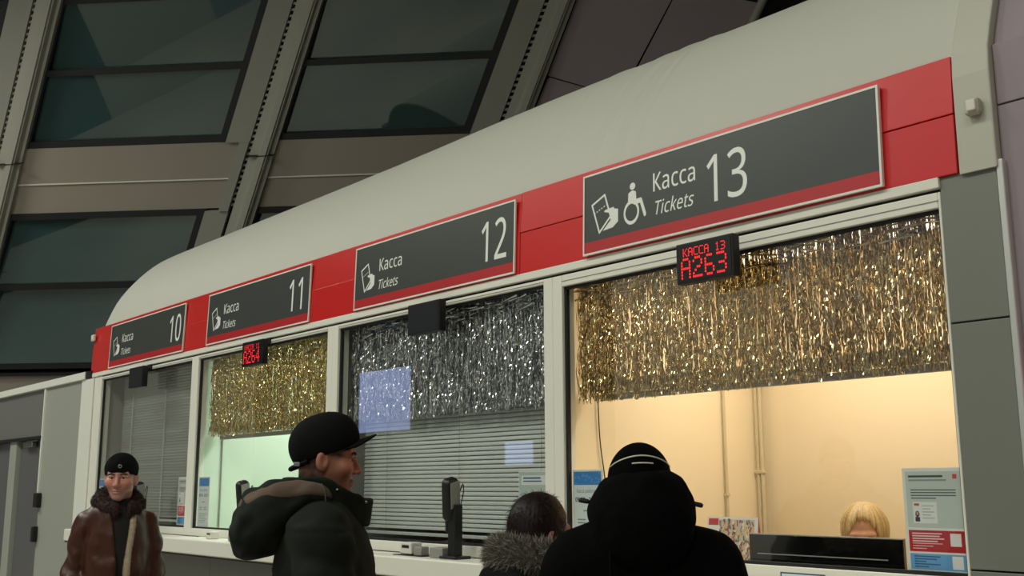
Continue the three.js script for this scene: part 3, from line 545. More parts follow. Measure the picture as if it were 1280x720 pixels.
function nets(f, lo, hi, h, color) {
  const nx = Math.ceil((hi[0] - lo[0]) / h) + 1, ny = Math.ceil((hi[1] - lo[1]) / h) + 1, nz = Math.ceil((hi[2] - lo[2]) / h) + 1;
  const v = new Float32Array(nx * ny * nz), id = new Int32Array(nx * ny * nz).fill(-1), at = (i, j, k) => i + nx * (j + ny * k);
  for (let k = 0; k < nz; k++) for (let j = 0; j < ny; j++) for (let i = 0; i < nx; i++) v[at(i, j, k)] = f(lo[0] + i * h, lo[1] + j * h, lo[2] + k * h);
  const pos = [], ix = [];
  for (let k = 0; k < nz - 1; k++) for (let j = 0; j < ny - 1; j++) for (let i = 0; i < nx - 1; i++) {
    let n = 0, sx = 0, sy = 0, sz = 0;
    const q = (di, dj, dk) => v[at(i + di, j + dj, k + dk)];
    const edge = (a, b) => { const va = q(...a), vb = q(...b); if ((va < 0) !== (vb < 0)) { const t = va / (va - vb); sx += a[0] + (b[0] - a[0]) * t; sy += a[1] + (b[1] - a[1]) * t; sz += a[2] + (b[2] - a[2]) * t; n++; } };
    const s = v[at(i, j, k)] < 0; let same = true;
    for (let c = 1; c < 8 && same; c++) if ((v[at(i + (c & 1), j + ((c >> 1) & 1), k + (c >> 2))] < 0) !== s) same = false;
    if (same) continue;
    for (const e of EDGES) edge(e[0], e[1]);
    id[at(i, j, k)] = pos.length / 3; pos.push(lo[0] + (i + sx / n) * h, lo[1] + (j + sy / n) * h, lo[2] + (k + sz / n) * h);
  }
  const quad = (a, b, c, d, flip) => { if (a < 0 || b < 0 || c < 0 || d < 0) return; if (flip) ix.push(a, c, b, a, d, c); else ix.push(a, b, c, a, c, d); };
  for (let k = 1; k < nz - 1; k++) for (let j = 1; j < ny - 1; j++) for (let i = 1; i < nx - 1; i++) {
    const s = v[at(i, j, k)] < 0;
    if (s !== (v[at(i + 1, j, k)] < 0)) quad(id[at(i, j - 1, k - 1)], id[at(i, j, k - 1)], id[at(i, j, k)], id[at(i, j - 1, k)], !s);
    if (s !== (v[at(i, j + 1, k)] < 0)) quad(id[at(i - 1, j, k - 1)], id[at(i - 1, j, k)], id[at(i, j, k)], id[at(i, j, k - 1)], !s);
    if (s !== (v[at(i, j, k + 1)] < 0)) quad(id[at(i - 1, j - 1, k)], id[at(i, j - 1, k)], id[at(i, j, k)], id[at(i - 1, j, k)], !s);
  }
  const g = new THREE.BufferGeometry(); g.setAttribute('position', new THREE.Float32BufferAttribute(pos, 3)); g.setIndex(ix);
  const uv = [], cols = [], c = new THREE.Color();
  for (let p = 0; p < pos.length; p += 3) { uv.push(Math.atan2(pos[p], pos[p + 2]) * 0.16 * 4, pos[p + 1] * 4); if (color) { color(c, pos[p], pos[p + 1], pos[p + 2]); cols.push(c.r, c.g, c.b); } }
  g.setAttribute('uv', new THREE.Float32BufferAttribute(uv, 2)); if (color) g.setAttribute('color', new THREE.Float32BufferAttribute(cols, 3));
  g.computeVertexNormals(); return g;
}
const EDGES = []; for (let a = 0; a < 8; a++) for (const b of [1, 2, 4]) if (!(a & b)) EDGES.push([[a & 1, (a >> 1) & 1, a >> 2], [(a | b) & 1, ((a | b) >> 1) & 1, (a | b) >> 2]]);
// fine tapered fibres growing out of a surface
function fibres(g, count, len, thick, dir, keep) {
  const q = g.index ? g.toNonIndexed() : g, p = q.attributes.position, area = []; let sum = 0; const a = V(), b = V(), c = V(), n = V(), o = V();
  for (let i = 0; i < p.count; i += 3) { a.fromBufferAttribute(p, i); b.fromBufferAttribute(p, i + 1); c.fromBufferAttribute(p, i + 2); sum += b.clone().sub(a).cross(c.clone().sub(a)).length(); area.push(sum); }
  const pos = [], nor = [];
  for (let k = 0; k < count; k++) {
    const t = rnd() * sum; let l = 0, h = area.length - 1; while (l < h) { const m = (l + h) >> 1; if (area[m] < t) l = m + 1; else h = m; }
    a.fromBufferAttribute(p, l * 3); b.fromBufferAttribute(p, l * 3 + 1); c.fromBufferAttribute(p, l * 3 + 2);
    let u = rnd(), w = rnd(); if (u + w > 1) { u = 1 - u; w = 1 - w; }
    o.copy(a).addScaledVector(b.clone().sub(a), u).addScaledVector(c.clone().sub(a), w); n.copy(b).sub(a).cross(c.clone().sub(a)).normalize();
    if (keep && !keep(o)) continue;
    const L = len * rr(0.5, 1.2), d = n.clone().add(V(rr(-0.6, 0.6), rr(-0.6, 0.6), rr(-0.6, 0.6))).add(dir).normalize(), s = V(rr(-1, 1), rr(-1, 1), rr(-1, 1)).cross(d).normalize().multiplyScalar(thick), s2 = d.clone().cross(s);
    const m = o.clone().addScaledVector(d, L * 0.55), tip = o.clone().addScaledVector(d, L).addScaledVector(dir, L * 0.35), P = [o.clone().add(s), o.clone().sub(s).add(s2), o.clone().sub(s).sub(s2)], Q = [m.clone().addScaledVector(s, 0.7), m.clone().addScaledVector(s, -0.7).addScaledVector(s2, 0.7), m.clone().addScaledVector(s, -0.7).addScaledVector(s2, -0.7)];
    for (let i = 0; i < 3; i++) { const j = (i + 1) % 3; for (const z of [P[i], P[j], Q[i], P[j], Q[j], Q[i], Q[i], Q[j], tip]) pos.push(z.x, z.y, z.z); }
  }
  const r = new THREE.BufferGeometry(); r.setAttribute('position', new THREE.Float32BufferAttribute(pos, 3)); r.setAttribute('uv', new THREE.Float32BufferAttribute(new Float32Array(pos.length / 3 * 2), 2)); r.computeVertexNormals(); return r;
}
// head field; origin between the eyes, face towards +z
function headField(x, y, z) {
  const ax = Math.abs(x);
  let d = ell(x, y, z, 0, 0.038, -0.014, 0.076, 0.098, 0.098);
  d = smin(d, ell(x, y, z, 0, -0.05, 0.028, 0.057, 0.068, 0.062), 0.05);
  d = smin(d, ell(x, y, z, 0, -0.103, 0.064, 0.026, 0.02, 0.022), 0.03);
  d = smin(d, ell(ax, y, z, 0.045, -0.024, 0.062, 0.024, 0.022, 0.024), 0.03);
  d = smin(d, cap3(ax, y, z, 0.0, 0.028, 0.085, 0.045, 0.03, 0.072, 0.012, 0.01), 0.02);
  d = smax(d, -ell(ax, y, z, 0.031, 0.002, 0.105, 0.02, 0.014, 0.024), 0.016);
  d = smin(d, ell(ax, y, z, 0.031, 0.0125, 0.079, 0.019, 0.0065, 0.012), 0.006); d = smin(d, ell(ax, y, z, 0.031, -0.0085, 0.078, 0.018, 0.0055, 0.011), 0.006);
  d = smin(d, cap3(x, y, z, 0, 0.012, 0.087, 0, -0.034, 0.109, 0.0075, 0.0115), 0.014);
  d = smin(d, ell(ax, y, z, 0.0125, -0.038, 0.094, 0.0085, 0.008, 0.011), 0.008);
  d = smin(d, ell(x, y, z, 0, -0.066, 0.084, 0.024, 0.0065, 0.012), 0.008);
  d = smin(d, ell(x, y, z, 0, -0.078, 0.083, 0.02, 0.007, 0.012), 0.008);
  d = smax(d, -ell(x, y, z, 0, -0.0715, 0.1, 0.024, 0.0018, 0.012), 0.004);
  let e = ell(ax - 0.25 * (z + 0.012) * -1, y, z, 0.079, -0.008, -0.014, 0.011, 0.034, 0.021);
  e = smax(e, -ell(ax, y, z, 0.093, -0.004, -0.006, 0.0135, 0.02, 0.0115), 0.006);
  d = smin(d, e, 0.012);
  d = smin(d, cap3(x, y, z, 0, -0.07, -0.03, 0, -0.19, -0.05, 0.056, 0.064), 0.04);
  return d;
}
const skinTone = (base, opt = {}) => (c, x, y, z) => {
  c.set(base); const n = fbm(x * 30, y * 30, z * 30, 3);
  c.offsetHSL(0, 0.02 * n, 0.03 * n);
  const lip = Math.exp(-((y + 0.072) ** 2) / 0.00009 - (x * x) / 0.0004) * sstep(0.06, 0.08, z); c.lerp(new THREE.Color(opt.lip || 0x9a4f48), 0.7 * lip);
  const red = Math.exp(-((y + 0.03) ** 2 + z * 0) / 0.0012) * sstep(0.05, 0.08, z); c.lerp(new THREE.Color(opt.red || 0xb0594a), 0.45 * red);
  if (opt.stubble) { const j = sstep(-0.035, -0.06, y) * sstep(-0.01, 0.02, z) * (1 - lip); c.lerp(new THREE.Color(0x4a4038), 0.35 * j * (0.7 + n)); }
  if (opt.buzz) { const h = Math.max(sstep(0.0, -0.03, z) * sstep(-0.115, -0.05, y), sstep(-0.01, 0.015, y) * sstep(0.06, 0.04, z)) * (Math.abs(x) > 0.08 ? 0 : 1); c.lerp(new THREE.Color(opt.buzz), clamp(0.85 * h * (0.9 + 1.2 * n), 0, 1)); }
};
function makePerson({ label, pos, turn, eye, headTurn = 0, headTilt = 0, headLean = 0, tone, legs = 0x15161a, seated = false }) {
  const t = thing('person', label, 'person', null, pos, turn);
  const mat = new THREE.MeshPhysicalMaterial({ color: 0xffffff, vertexColors: true, roughness: 0.5 });
  const head = new THREE.Matrix4().compose(V(0, eye, 0.0), new THREE.Quaternion().setFromEuler(new THREE.Euler(headTilt, headTurn, headLean, 'YXZ')), V(1, 1, 1));
  const hg = nets(headField, [-0.11, -0.235, -0.13], [0.11, 0.15, 0.14], 0.0033, tone).applyMatrix4(head);
  const s = eye - 1.6;
  const bg = nets((x, y, z) => {
    const ax = Math.abs(x);
    let d = cap3(ax, y, z, 0, 1.38 + s, -0.04, 0.11, 1.36 + s, -0.04, 0.055, 0.045);
    d = smin(d, ell(x, y, z, 0, 1.18 + s, -0.01, 0.15, 0.24, 0.1), 0.06);
    d = smin(d, ell(x, y, z, 0, 0.93 + s, -0.01, 0.15, 0.14, 0.1), 0.06);
    d = smin(d, cap3(x, y, z, 0, 1.38 + s, -0.045, 0, 1.44 + s, -0.045, 0.056, 0.054), 0.04);
    d = smin(d, cap3(ax, y, z, 0.11, 1.34 + s, -0.04, 0.125, 1.1 + s, -0.02, 0.038, 0.034), 0.03);
    d = smin(d, cap3(ax, y, z, 0.125, 1.1 + s, -0.02, 0.1, 0.95 + s, 0.04, 0.032, 0.026), 0.02);
    return d;
  }, [-0.36, 0.74 + s, -0.22], [0.36, 1.48 + s, 0.22], 0.016, (c) => tone(c, 0, 0.1, 0));
  part(t, 'body', mergeGeometries([hg, bg]), mat);
  // eyes and brows, in head space
  const eyeG = [], irisG = [], browG = [];
  for (const sx of [-1, 1]) {
    eyeG.push(new THREE.SphereGeometry(0.0115, 14, 10).translate(sx * 0.031, 0.002, 0.0725));
    irisG.push(new THREE.SphereGeometry(0.0062, 12, 8).scale(1, 1, 0.5).translate(sx * 0.031, 0.0015, 0.0825));
    browG.push(tube([[sx * 0.015, 0.021, 0.095], [sx * 0.031, 0.026, 0.0925], [sx * 0.05, 0.02, 0.079]], 0.0035, 10, 6));
  }
  part(t, 'eye', eyeG[0].applyMatrix4(head), std(0xd8d0c8, 0.25)); part(t, 'eye', eyeG[1].applyMatrix4(head), std(0xd8d0c8, 0.25));
  part(t, 'iris', irisG[0].applyMatrix4(head), std(0x2a1d16, 0.2)); part(t, 'iris', irisG[1].applyMatrix4(head), std(0x2a1d16, 0.2));
  const bm = std(0x1c1512, 0.8); part(t, 'eyebrow', browG[0].applyMatrix4(head), bm); part(t, 'eyebrow', browG[1].applyMatrix4(head), bm);
  // trousers and shoes
  const tm = std(legs, 0.85, 0, { bumpMap: clothTex, bumpScale: 0.0004 });
  const leg = seated ? (ax, y, z) => smin(cap3(ax, y, z, 0.09, 0.88 + s, 0, 0.11, 0.86 + s, 0.36, 0.085, 0.07), cap3(ax, y, z, 0.11, 0.86 + s, 0.36, 0.12, 0.5 + s, 0.33, 0.065, 0.055), 0.03)
    : (ax, y, z) => smin(cap3(ax, y, z, 0.09, 0.86 + s, 0, 0.105, 0.48, 0.01, 0.1, 0.075), cap3(ax, y, z, 0.105, 0.48, 0.01, 0.11, 0.1, -0.01, 0.072, 0.062), 0.03);
  part(t, 'trousers', nets((x, y, z) => smin(leg(Math.abs(x), y, z), ell(x, y, z, 0, 0.9 + s, 0, 0.17, 0.13, 0.12), 0.05), [-0.26, seated ? 0.4 + s : 0.02, -0.22], [0.26, 1.05 + s, 0.5], 0.018), tm);
  for (const sx of [-1, 1]) part(t, 'shoe', nets((x, y, z) => smax(smin(ell(x, y, z, 0, 0.045, 0.08, 0.048, 0.05, 0.11), ell(x, y, z, 0, 0.06, -0.03, 0.042, 0.075, 0.06), 0.04), 0.004 - y, 0.01), [-0.07, -0.01, -0.12], [0.07, 0.15, 0.22], 0.01).translate(sx * 0.11, seated ? 0.36 + s : 0, seated ? 0.33 : 0), M.black);
  return { t, head, s };
}
const inHead = (h, g) => g.applyMatrix4(h);
// brim-less hats
function beanie(h, top, edge, cuff) {
  return nets((x, y, z) => {
    let d = ell(x, y, z, 0, 0.06, -0.012, 0.083, top - 0.06, 0.104);
    if (cuff) d = smin(d, smax(Math.hypot(x / 0.0835, (z + 0.012) / 0.105) * 0.094 - 0.094, y - (top - 0.065), 0.04), 0.03);
    else d = smin(d, ell(x, y, z, 0, 0.03, -0.012, 0.0895, 0.1, 0.109), 0.03);
    d = smax(d, edge + 0.18 * z - y, 0.006); return smax(d, -ell(x, y, z, 0, 0.035, -0.014, 0.08, 0.098, 0.102), 0.004);
  }, [-0.12, -0.06, -0.15], [0.12, 0.2, 0.13], 0.004).applyMatrix4(h);
}
const ring = (x, y, z, cy, cz, rx, rz, tube_, lift) => { const u = x / rx, w = (z - cz) / rz, r = Math.hypot(u, w), m = Math.min(rx, rz); const a = Math.atan2(x, -(z - cz)); return Math.hypot((r - 1) * m, (y - cy - lift * Math.cos(a)) * 0.8) - tube_; };

// 1 the man in the brown leather jacket
{
  const p = makePerson({ label: 'man in brown leather jacket with fur collar and black beanie', pos: [-5.96, 0, 1.134], turn: 1.36, eye: 1.602, headTurn: -0.34, headTilt: 0.04, tone: skinTone(0xbd8878, { red: 0xb86a5c, stubble: true }), legs: 0x14151a });
  const { t, head } = p;
  part(t, 'beanie', beanie(head, 0.14, 0.012, true), phy(0x08080a, { roughness: 0.9, specularIntensity: 0.3, bumpMap: knitTex, bumpScale: 0.002 }));
  const em = new THREE.Group(); em.name = 'emblem'; t.add(em); em.userData.label = 'small round silver emblem';
  part(em, 'emblem_ring', new THREE.TorusGeometry(0.0085, 0.002, 8, 20).translate(0.012, 0.066, 0.099).applyMatrix4(head), std(0x9a9a98, 0.35, 0.8)); part(em, 'emblem_disc', cyl(0.0075, 0.0075, 0.003, 18).rotateX(Math.PI / 2).translate(0.012, 0.066, 0.098).applyMatrix4(head), std(0x2a2a2c, 0.5));
  const core = (x, y, z) => {
    const ax = Math.abs(x), n = fbm(x * 5 + 3, y * 4, z * 5, 3);
    let d = cap3(ax, y, z, 0, 1.40, -0.03, 0.1, 1.385, -0.03, 0.085, 0.07);
    d = smin(d, ell(x, y, z, 0, 1.2, 0.0, 0.175, 0.26, 0.135), 0.07);
    d = smin(d, ell(x, y, z, 0, 0.93, 0.005, 0.18, 0.3, 0.14), 0.08);
    let a = cap3(ax, y, z, 0.16, 1.365, -0.03, 0.208, 1.09, -0.04, 0.062, 0.057);
    a = smin(a, cap3(ax, y, z, 0.208, 1.09, -0.04, 0.18, 0.9, 0.1, 0.058, 0.052), 0.03);
    a += 0.006 * Math.sin(y * 48 + 5 * n + 3 * Math.sin(z * 16) + x * 12) * sstep(1.34, 1.24, y);
    d = smin(d, a, 0.018); d = smax(d, 0.72 - y, 0.02);
    return d + 0.03 * n + 0.01 * Math.abs(fbm(x * 13, y * 7, z * 13, 2)) + 0.004 * Math.sin(y * 26 + x * 14 + 4 * n);
  };
  const open = (y) => 0.024 + 0.03 * sstep(1.1, 1.45, y);
  part(t, 'jacket', nets((x, y, z) => { const w = Math.abs(x - 0.012) - open(y); return smax(core(x, y, z), -Math.max(w, 0.03 - z), 0.012); }, [-0.4, 0.68, -0.26], [0.4, 1.52, 0.26], 0.0095), phy(0x3f1d0e, { roughness: 0.34, specularIntensity: 0.7, bumpMap: leatherTex, bumpScale: 0.0012, clearcoat: 0.08, clearcoatRoughness: 0.2 }));
  part(t, 'sweater', nets((x, y, z) => smin(ell(x, y, z, 0, 1.15, 0.0, 0.17, 0.32, 0.115), cap3(x, y, z, 0, 1.38, -0.03, 0, 1.47, -0.03, 0.075, 0.066), 0.06), [-0.2, 0.8, -0.15], [0.2, 1.52, 0.15], 0.012), std(0x151414, 0.9, 0, { bumpMap: clothTex, bumpScale: 0.0006 }));
  // fleece facing of the open front, following the jacket's front edge
  const front = (x, y) => { for (let z = 0.3; z > 0; z -= 0.003) if (core(x, y, z) < 0) return z; return 0.1; };
  const pos = [], ix = [], N = 30; for (let i = 0; i <= N; i++) { const y = lerp(1.44, 0.78, i / N), x0 = 0.012 + open(y) - 0.012, x1 = x0 + 0.03, z = front(x1, y) + 0.002; for (const [x, zz] of [[x0, z - 0.03], [x0 + 0.004, z + 0.002], [x1, z + 0.004], [x1 + 0.002, z - 0.02]]) pos.push(x, y, zz); }
  for (let i = 0; i < N; i++) for (let j = 0; j < 3; j++) { const a = i * 4 + j; ix.push(a, a + 4, a + 1, a + 1, a + 4, a + 5); }
  const fg = new THREE.BufferGeometry(); fg.setAttribute('position', new THREE.Float32BufferAttribute(pos, 3)); fg.setIndex(ix); fg.setAttribute('uv', new THREE.Float32BufferAttribute(new Float32Array(pos.length / 3 * 2), 2)); fg.computeVertexNormals();
  const fleece = std(0xb6a58c, 0.95); fleece.side = THREE.DoubleSide;
  const lining = part(t, 'fleece_lining', fg, fleece); part(lining, 'fleece_pile', fibres(fg, 2500, 0.006, 0.0012, V(0, -0.2, 0)), fleece).userData.kind = 'stuff';
  const cg = nets((x, y, z) => { let d = ring(x, y, z, 1.468, -0.028, 0.092, 0.087, 0.041, 0.05) + 0.012 * fbm(x * 14, y * 14, z * 14, 2); const w = Math.abs(x - 0.012) - 0.02; d = smax(d, -Math.max(w, 0.02 - z), 0.02); return d; }, [-0.2, 1.33, -0.22], [0.2, 1.58, 0.16], 0.008);
  const fm = std(0x2c1810, 0.8); const col = part(t, 'fur_collar', cg, fm); part(col, 'fur', fibres(cg, 6000, 0.012, 0.0009, V(0, -0.35, 0)), fm).userData.kind = 'stuff';
}
// 2 the man in the cap
{
  const p = makePerson({ label: 'man in black baseball cap and dark green hooded jacket, in profile', pos: [-3.155, 0, 1.49], turn: 2.66, eye: 1.64, headTurn: -0.04, headTilt: 0.05, tone: skinTone(0xa86e58, { buzz: 0x3b2a22, stubble: true }), legs: 0x17181b });
  const { t, head } = p; const capM = phy(0x060607, { roughness: 0.85, specularIntensity: 0.3, bumpMap: clothTex, bumpScale: 0.0005 });
  const crown = (x, y, z) => { let d = ell(x, y, z, 0, 0.045, -0.016, 0.0895, 0.106, 0.114); d = smin(d, ell(x, y, z, 0, 0.08, 0.022, 0.074, 0.078, 0.08), 0.03); return d; };
  const cg = part(t, 'cap', inHead(head, nets((x, y, z) => { let d = smax(crown(x, y, z), 0.012 + 0.4 * z - y, 0.006); return smax(d, -ell(x, y, z, 0, 0.036, -0.016, 0.08, 0.1, 0.1), 0.004); }, [-0.12, -0.08, -0.15], [0.12, 0.2, 0.14], 0.004)), capM);
  { const n = 16, m = 8, pos = [], ix = []; for (let s = 0; s < 2; s++) for (let i = 0; i <= n; i++) for (let j = 0; j <= m; j++) { const a = lerp(-1.25, 1.25, i / n), u = j / m, r0 = 0.088, L = 0.068 * Math.pow(Math.cos(a), 0.5); const x = Math.sin(a) * (r0 - 0.006 + 0.006 * u), z = 0.005 + Math.cos(a) * r0 + u * L; pos.push(x, 0.068 + 0.27 * (z - 0.09) - 4.4 * x * x + 0.008 * u - s * 0.006, z); }
    const st = (n + 1) * (m + 1); for (let s = 0; s < 2; s++) for (let i = 0; i < n; i++) for (let j = 0; j < m; j++) { const a = s * st + i * (m + 1) + j, b = a + m + 1; s ? ix.push(a, b, a + 1, b, b + 1, a + 1) : ix.push(a, a + 1, b, b, a + 1, b + 1); }
    for (let i = 0; i < n; i++) { const a = i * (m + 1) + m, b = a + m + 1; ix.push(a, a + st, b, b, a + st, b + st); }
    const g = new THREE.BufferGeometry(); g.setAttribute('position', new THREE.Float32BufferAttribute(pos, 3)); g.setIndex(ix); g.setAttribute('uv', new THREE.Float32BufferAttribute(pos.filter((_, q) => q % 3 !== 1), 2)); g.computeVertexNormals(); const bmat = capM.clone(); bmat.side = THREE.DoubleSide; part(cg, 'brim', inHead(head, g), bmat); }
  part(cg, 'button', inHead(head, new THREE.SphereGeometry(0.008, 12, 8).scale(1, 0.6, 1).translate(0, 0.156, -0.004)), capM);
  part(cg, 'strap', inHead(head, tube([[-0.076, -0.012, -0.06], [-0.055, -0.03, -0.1], [0, -0.038, -0.115], [0.055, -0.03, -0.1], [0.076, -0.012, -0.06]], 0.0085, 24, 8)), capM);
  part(cg, 'buckle', inHead(head, rbox(0.026, 0.014, 0.005, 0.002).rotateY(-2.3).translate(-0.069, -0.022, -0.095)), M.steel, 'small metal buckle');
  const core = (x, y, z) => {
    const ax = Math.abs(x), n = fbm(x * 5 + 8, y * 5, z * 5, 3);
    let d = cap3(ax, y, z, 0, 1.44, -0.03, 0.16, 1.41, -0.03, 0.1, 0.09);
    d = smin(d, ell(x, y, z, 0, 1.24, 0.0, 0.24, 0.28, 0.17), 0.07); d = smin(d, ell(x, y, z, 0, 0.95, 0.0, 0.235, 0.3, 0.165), 0.08);
    let a = cap3(ax, y, z, 0.22, 1.39, -0.02, 0.285, 1.1, 0.0, 0.095, 0.088); a = smin(a, cap3(ax, y, z, 0.285, 1.1, 0.0, 0.22, 0.93, 0.14, 0.085, 0.068), 0.03);
    a += 0.008 * Math.sin(y * 40 + 6 * n + z * 12); d = smin(d, a, 0.05); d = smax(d, 0.7 - y, 0.02);
    const seam = 0.006 * Math.exp(-((((y + 0.02 * n + 3) % 0.14) - 0.07) ** 2) / 0.00003);
    return d + 0.02 * n + seam;
  };
  const jm = phy(0x0f150e, { roughness: 0.85, specularIntensity: 0.5, bumpMap: clothTex, bumpScale: 0.0005 });
  part(t, 'jacket', nets(core, [-0.42, 0.66, -0.28], [0.42, 1.58, 0.28], 0.0095), jm);
  const colr = (x, y, z) => { const r = Math.hypot(x / 1.0, (z - 0.012) / 1.2), lean = 0.012 * (y - 1.48) / 0.1; let d = Math.abs(r - 0.105 - lean) - 0.016; const top = 1.582 - 0.055 * sstep(-0.02, 0.1, z) - 0.015 * sstep(0.1, 0.13, z) + 0.008 * fbm(x * 12, 1, z * 12, 2); d = smax(d, y - top, 0.012); d = smax(d, 1.42 - y, 0.01); return d + 0.004 * fbm(x * 16, y * 16, z * 16, 2); };
  const cl = part(t, 'collar', nets(colr, [-0.16, 1.4, -0.18], [0.16, 1.62, 0.2], 0.006), jm);
  for (const [x, y, z] of [[-0.128, 1.54, 0.03], [-0.08, 1.5, 0.128]]) part(cl, 'snap', new THREE.SphereGeometry(0.005, 10, 8).translate(x, y, z), M.steel);
  const hood = (x, y, z) => { let d = ell(x, y, z, 0, 1.45, -0.185, 0.165, 0.105, 0.105); d = smin(d, cap3(Math.abs(x), y, z, 0.1, 1.5, -0.03, 0.11, 1.5, -0.16, 0.05, 0.06), 0.06); d = smin(d, ell(x, y, z, 0, 1.385, -0.225, 0.11, 0.07, 0.07), 0.05); d = smax(d, -ell(x, y, z, 0, 1.6, -0.16, 0.085, 0.1, 0.09), 0.03); return d + 0.035 * fbm(x * 6 + 2, y * 6, z * 6, 3) + 0.03 * Math.abs(fbm(x * 7 + 5, y * 9, z * 7, 2)) - 0.006; };
  const hd = part(t, 'hood', nets(hood, [-0.24, 1.24, -0.36], [0.24, 1.6, 0.06], 0.008), jm);
  const rim = [[-0.12, 1.545, 0.02], [-0.148, 1.549, -0.07], [-0.138, 1.53, -0.16], [-0.09, 1.505, -0.225], [0, 1.49, -0.25], [0.09, 1.505, -0.225], [0.138, 1.53, -0.16], [0.14, 1.54, -0.07]];
  part(hd, 'hood_lining', nets((x, y, z) => { let q = 1; for (let i = 0; i < 7; i++) q = Math.min(q, cap3(x, y, z, ...rim[i], ...rim[i + 1], 0.034, 0.034)); return smax(hood(x, y, z) - 0.005, q, 0.008); }, [-0.24, 1.4, -0.36], [0.24, 1.62, 0.08], 0.007), std(0x5b4a3e, 0.9), 'brown lining of the hood');
  part(hd, 'cord', tube([[-0.13, 1.56, -0.02], [-0.165, 1.53, -0.01], [-0.168, 1.49, -0.01], [-0.15, 1.5, -0.03]], 0.0025, 16, 6), std(0x3a3a36, 0.7));
}
// 3 the man in black, seen from behind
{
  const p = makePerson({ label: 'man in black hooded coat and dark hat with white piping, from behind', pos: [-2.16, 0, 1.03], turn: 3.99, eye: 1.522, tone: skinTone(0xae7a64, { buzz: 0x1a1412 }), legs: 0x0f1012 });
  const { t, head } = p;
  const km = phy(0x040405, { roughness: 0.95, specularIntensity: 0.15, bumpMap: knitTex, bumpScale: 0.001 });
  const hat = part(t, 'hat', beanie(head, 0.152, -0.005, false), km);
  const arc = (a0, a1, y0, y1, r, off) => { const pts = []; for (let i = 0; i <= 20; i++) { const a = lerp(a0, a1, i / 20), u = Math.cos(a * 1.05); const y = lerp(y0, y1, u), k = Math.sqrt(Math.max(0.05, 1 - ((y - 0.05) / 0.104) ** 2)); pts.push([Math.sin(a) * (0.091 * k + off), y, -0.012 - Math.cos(a) * (0.111 * k + off)]); } return inHead(head, tube(pts, r, 60, 6)); };
  part(hat, 'piping', arc(-1.35, 1.35, 0.076, 0.112, 0.0022, 0.001), M.plasticWhite, 'thin white piping'); part(hat, 'piping', arc(-0.36, 0.36, 0.07, 0.091, 0.0022, 0.001), M.plasticWhite, 'short white piping');
  const core = (x, y, z) => {
    const ax = Math.abs(x), n = fbm(x * 5 + 1, y * 5 + 7, z * 5, 3);
    let d = cap3(ax, y, z, 0, 1.385, -0.02, 0.165, 1.34, -0.02, 0.105, 0.09);
    d = smin(d, ell(x, y, z, 0, 1.16, 0.0, 0.25, 0.28, 0.165), 0.07); d = smin(d, ell(x, y, z, 0, 0.86, 0.0, 0.25, 0.36, 0.17), 0.08);
    let a = cap3(ax, y, z, 0.2, 1.31, -0.02, 0.275, 1.04, -0.01, 0.09, 0.082); a = smin(a, cap3(ax, y, z, 0.275, 1.04, -0.01, 0.24, 0.86, 0.13, 0.08, 0.066), 0.03);
    d = smin(d, a, 0.05); d = smax(d, 0.55 - y, 0.02); return d + 0.022 * n;
  };
  const jm = phy(0x040405, { roughness: 0.9, specularIntensity: 0.15, bumpMap: clothTex, bumpScale: 0.0004 });
  part(t, 'coat', nets(core, [-0.44, 0.5, -0.27], [0.44, 1.53, 0.27], 0.0105), jm);
  const hood = (x, y, z) => { let d = ell(x, y, z, 0, 1.475, -0.055, 0.152, 0.125, 0.125); d = smin(d, ell(x, y, z, 0, 1.42, -0.11, 0.13, 0.12, 0.09), 0.06); d = smin(d, ell(x, y, z, 0, 1.54, -0.045, 0.1, 0.045, 0.1), 0.05); d = smax(d, -ell(x, y, z, 0, 1.575, 0.01, 0.093, 0.14, 0.115), 0.02); d = smax(d, z - 0.07, 0.03); return d + 0.02 * fbm(x * 7, y * 7 + 3, z * 7, 3); };
  const hd = part(t, 'hood', nets(hood, [-0.2, 1.26, -0.25], [0.2, 1.66, 0.12], 0.007), jm);
  part(hd, 'toggle', cap2([0.15, 1.505, -0.04], [0.178, 1.51, -0.04]), M.black); part(hd, 'toggle', cap2([-0.145, 1.5, -0.04], [-0.178, 1.492, -0.04]), M.black);
  part(t, 'seam', tube([[0.1, 1.42, -0.125], [0.1, 1.3, -0.172], [0.098, 1.1, -0.172], [0.098, 0.8, -0.172]], 0.004, 24, 6), jm);
}
function cap2(a, b) { const c = new THREE.CapsuleGeometry(0.007, 0.02, 4, 10), d = V(...b).sub(V(...a)); c.applyQuaternion(new THREE.Quaternion().setFromUnitVectors(V(0, 1, 0), d.clone().normalize())); const m = V(...a).add(V(...b)).multiplyScalar(0.5); return c.translate(m.x, m.y, m.z); }
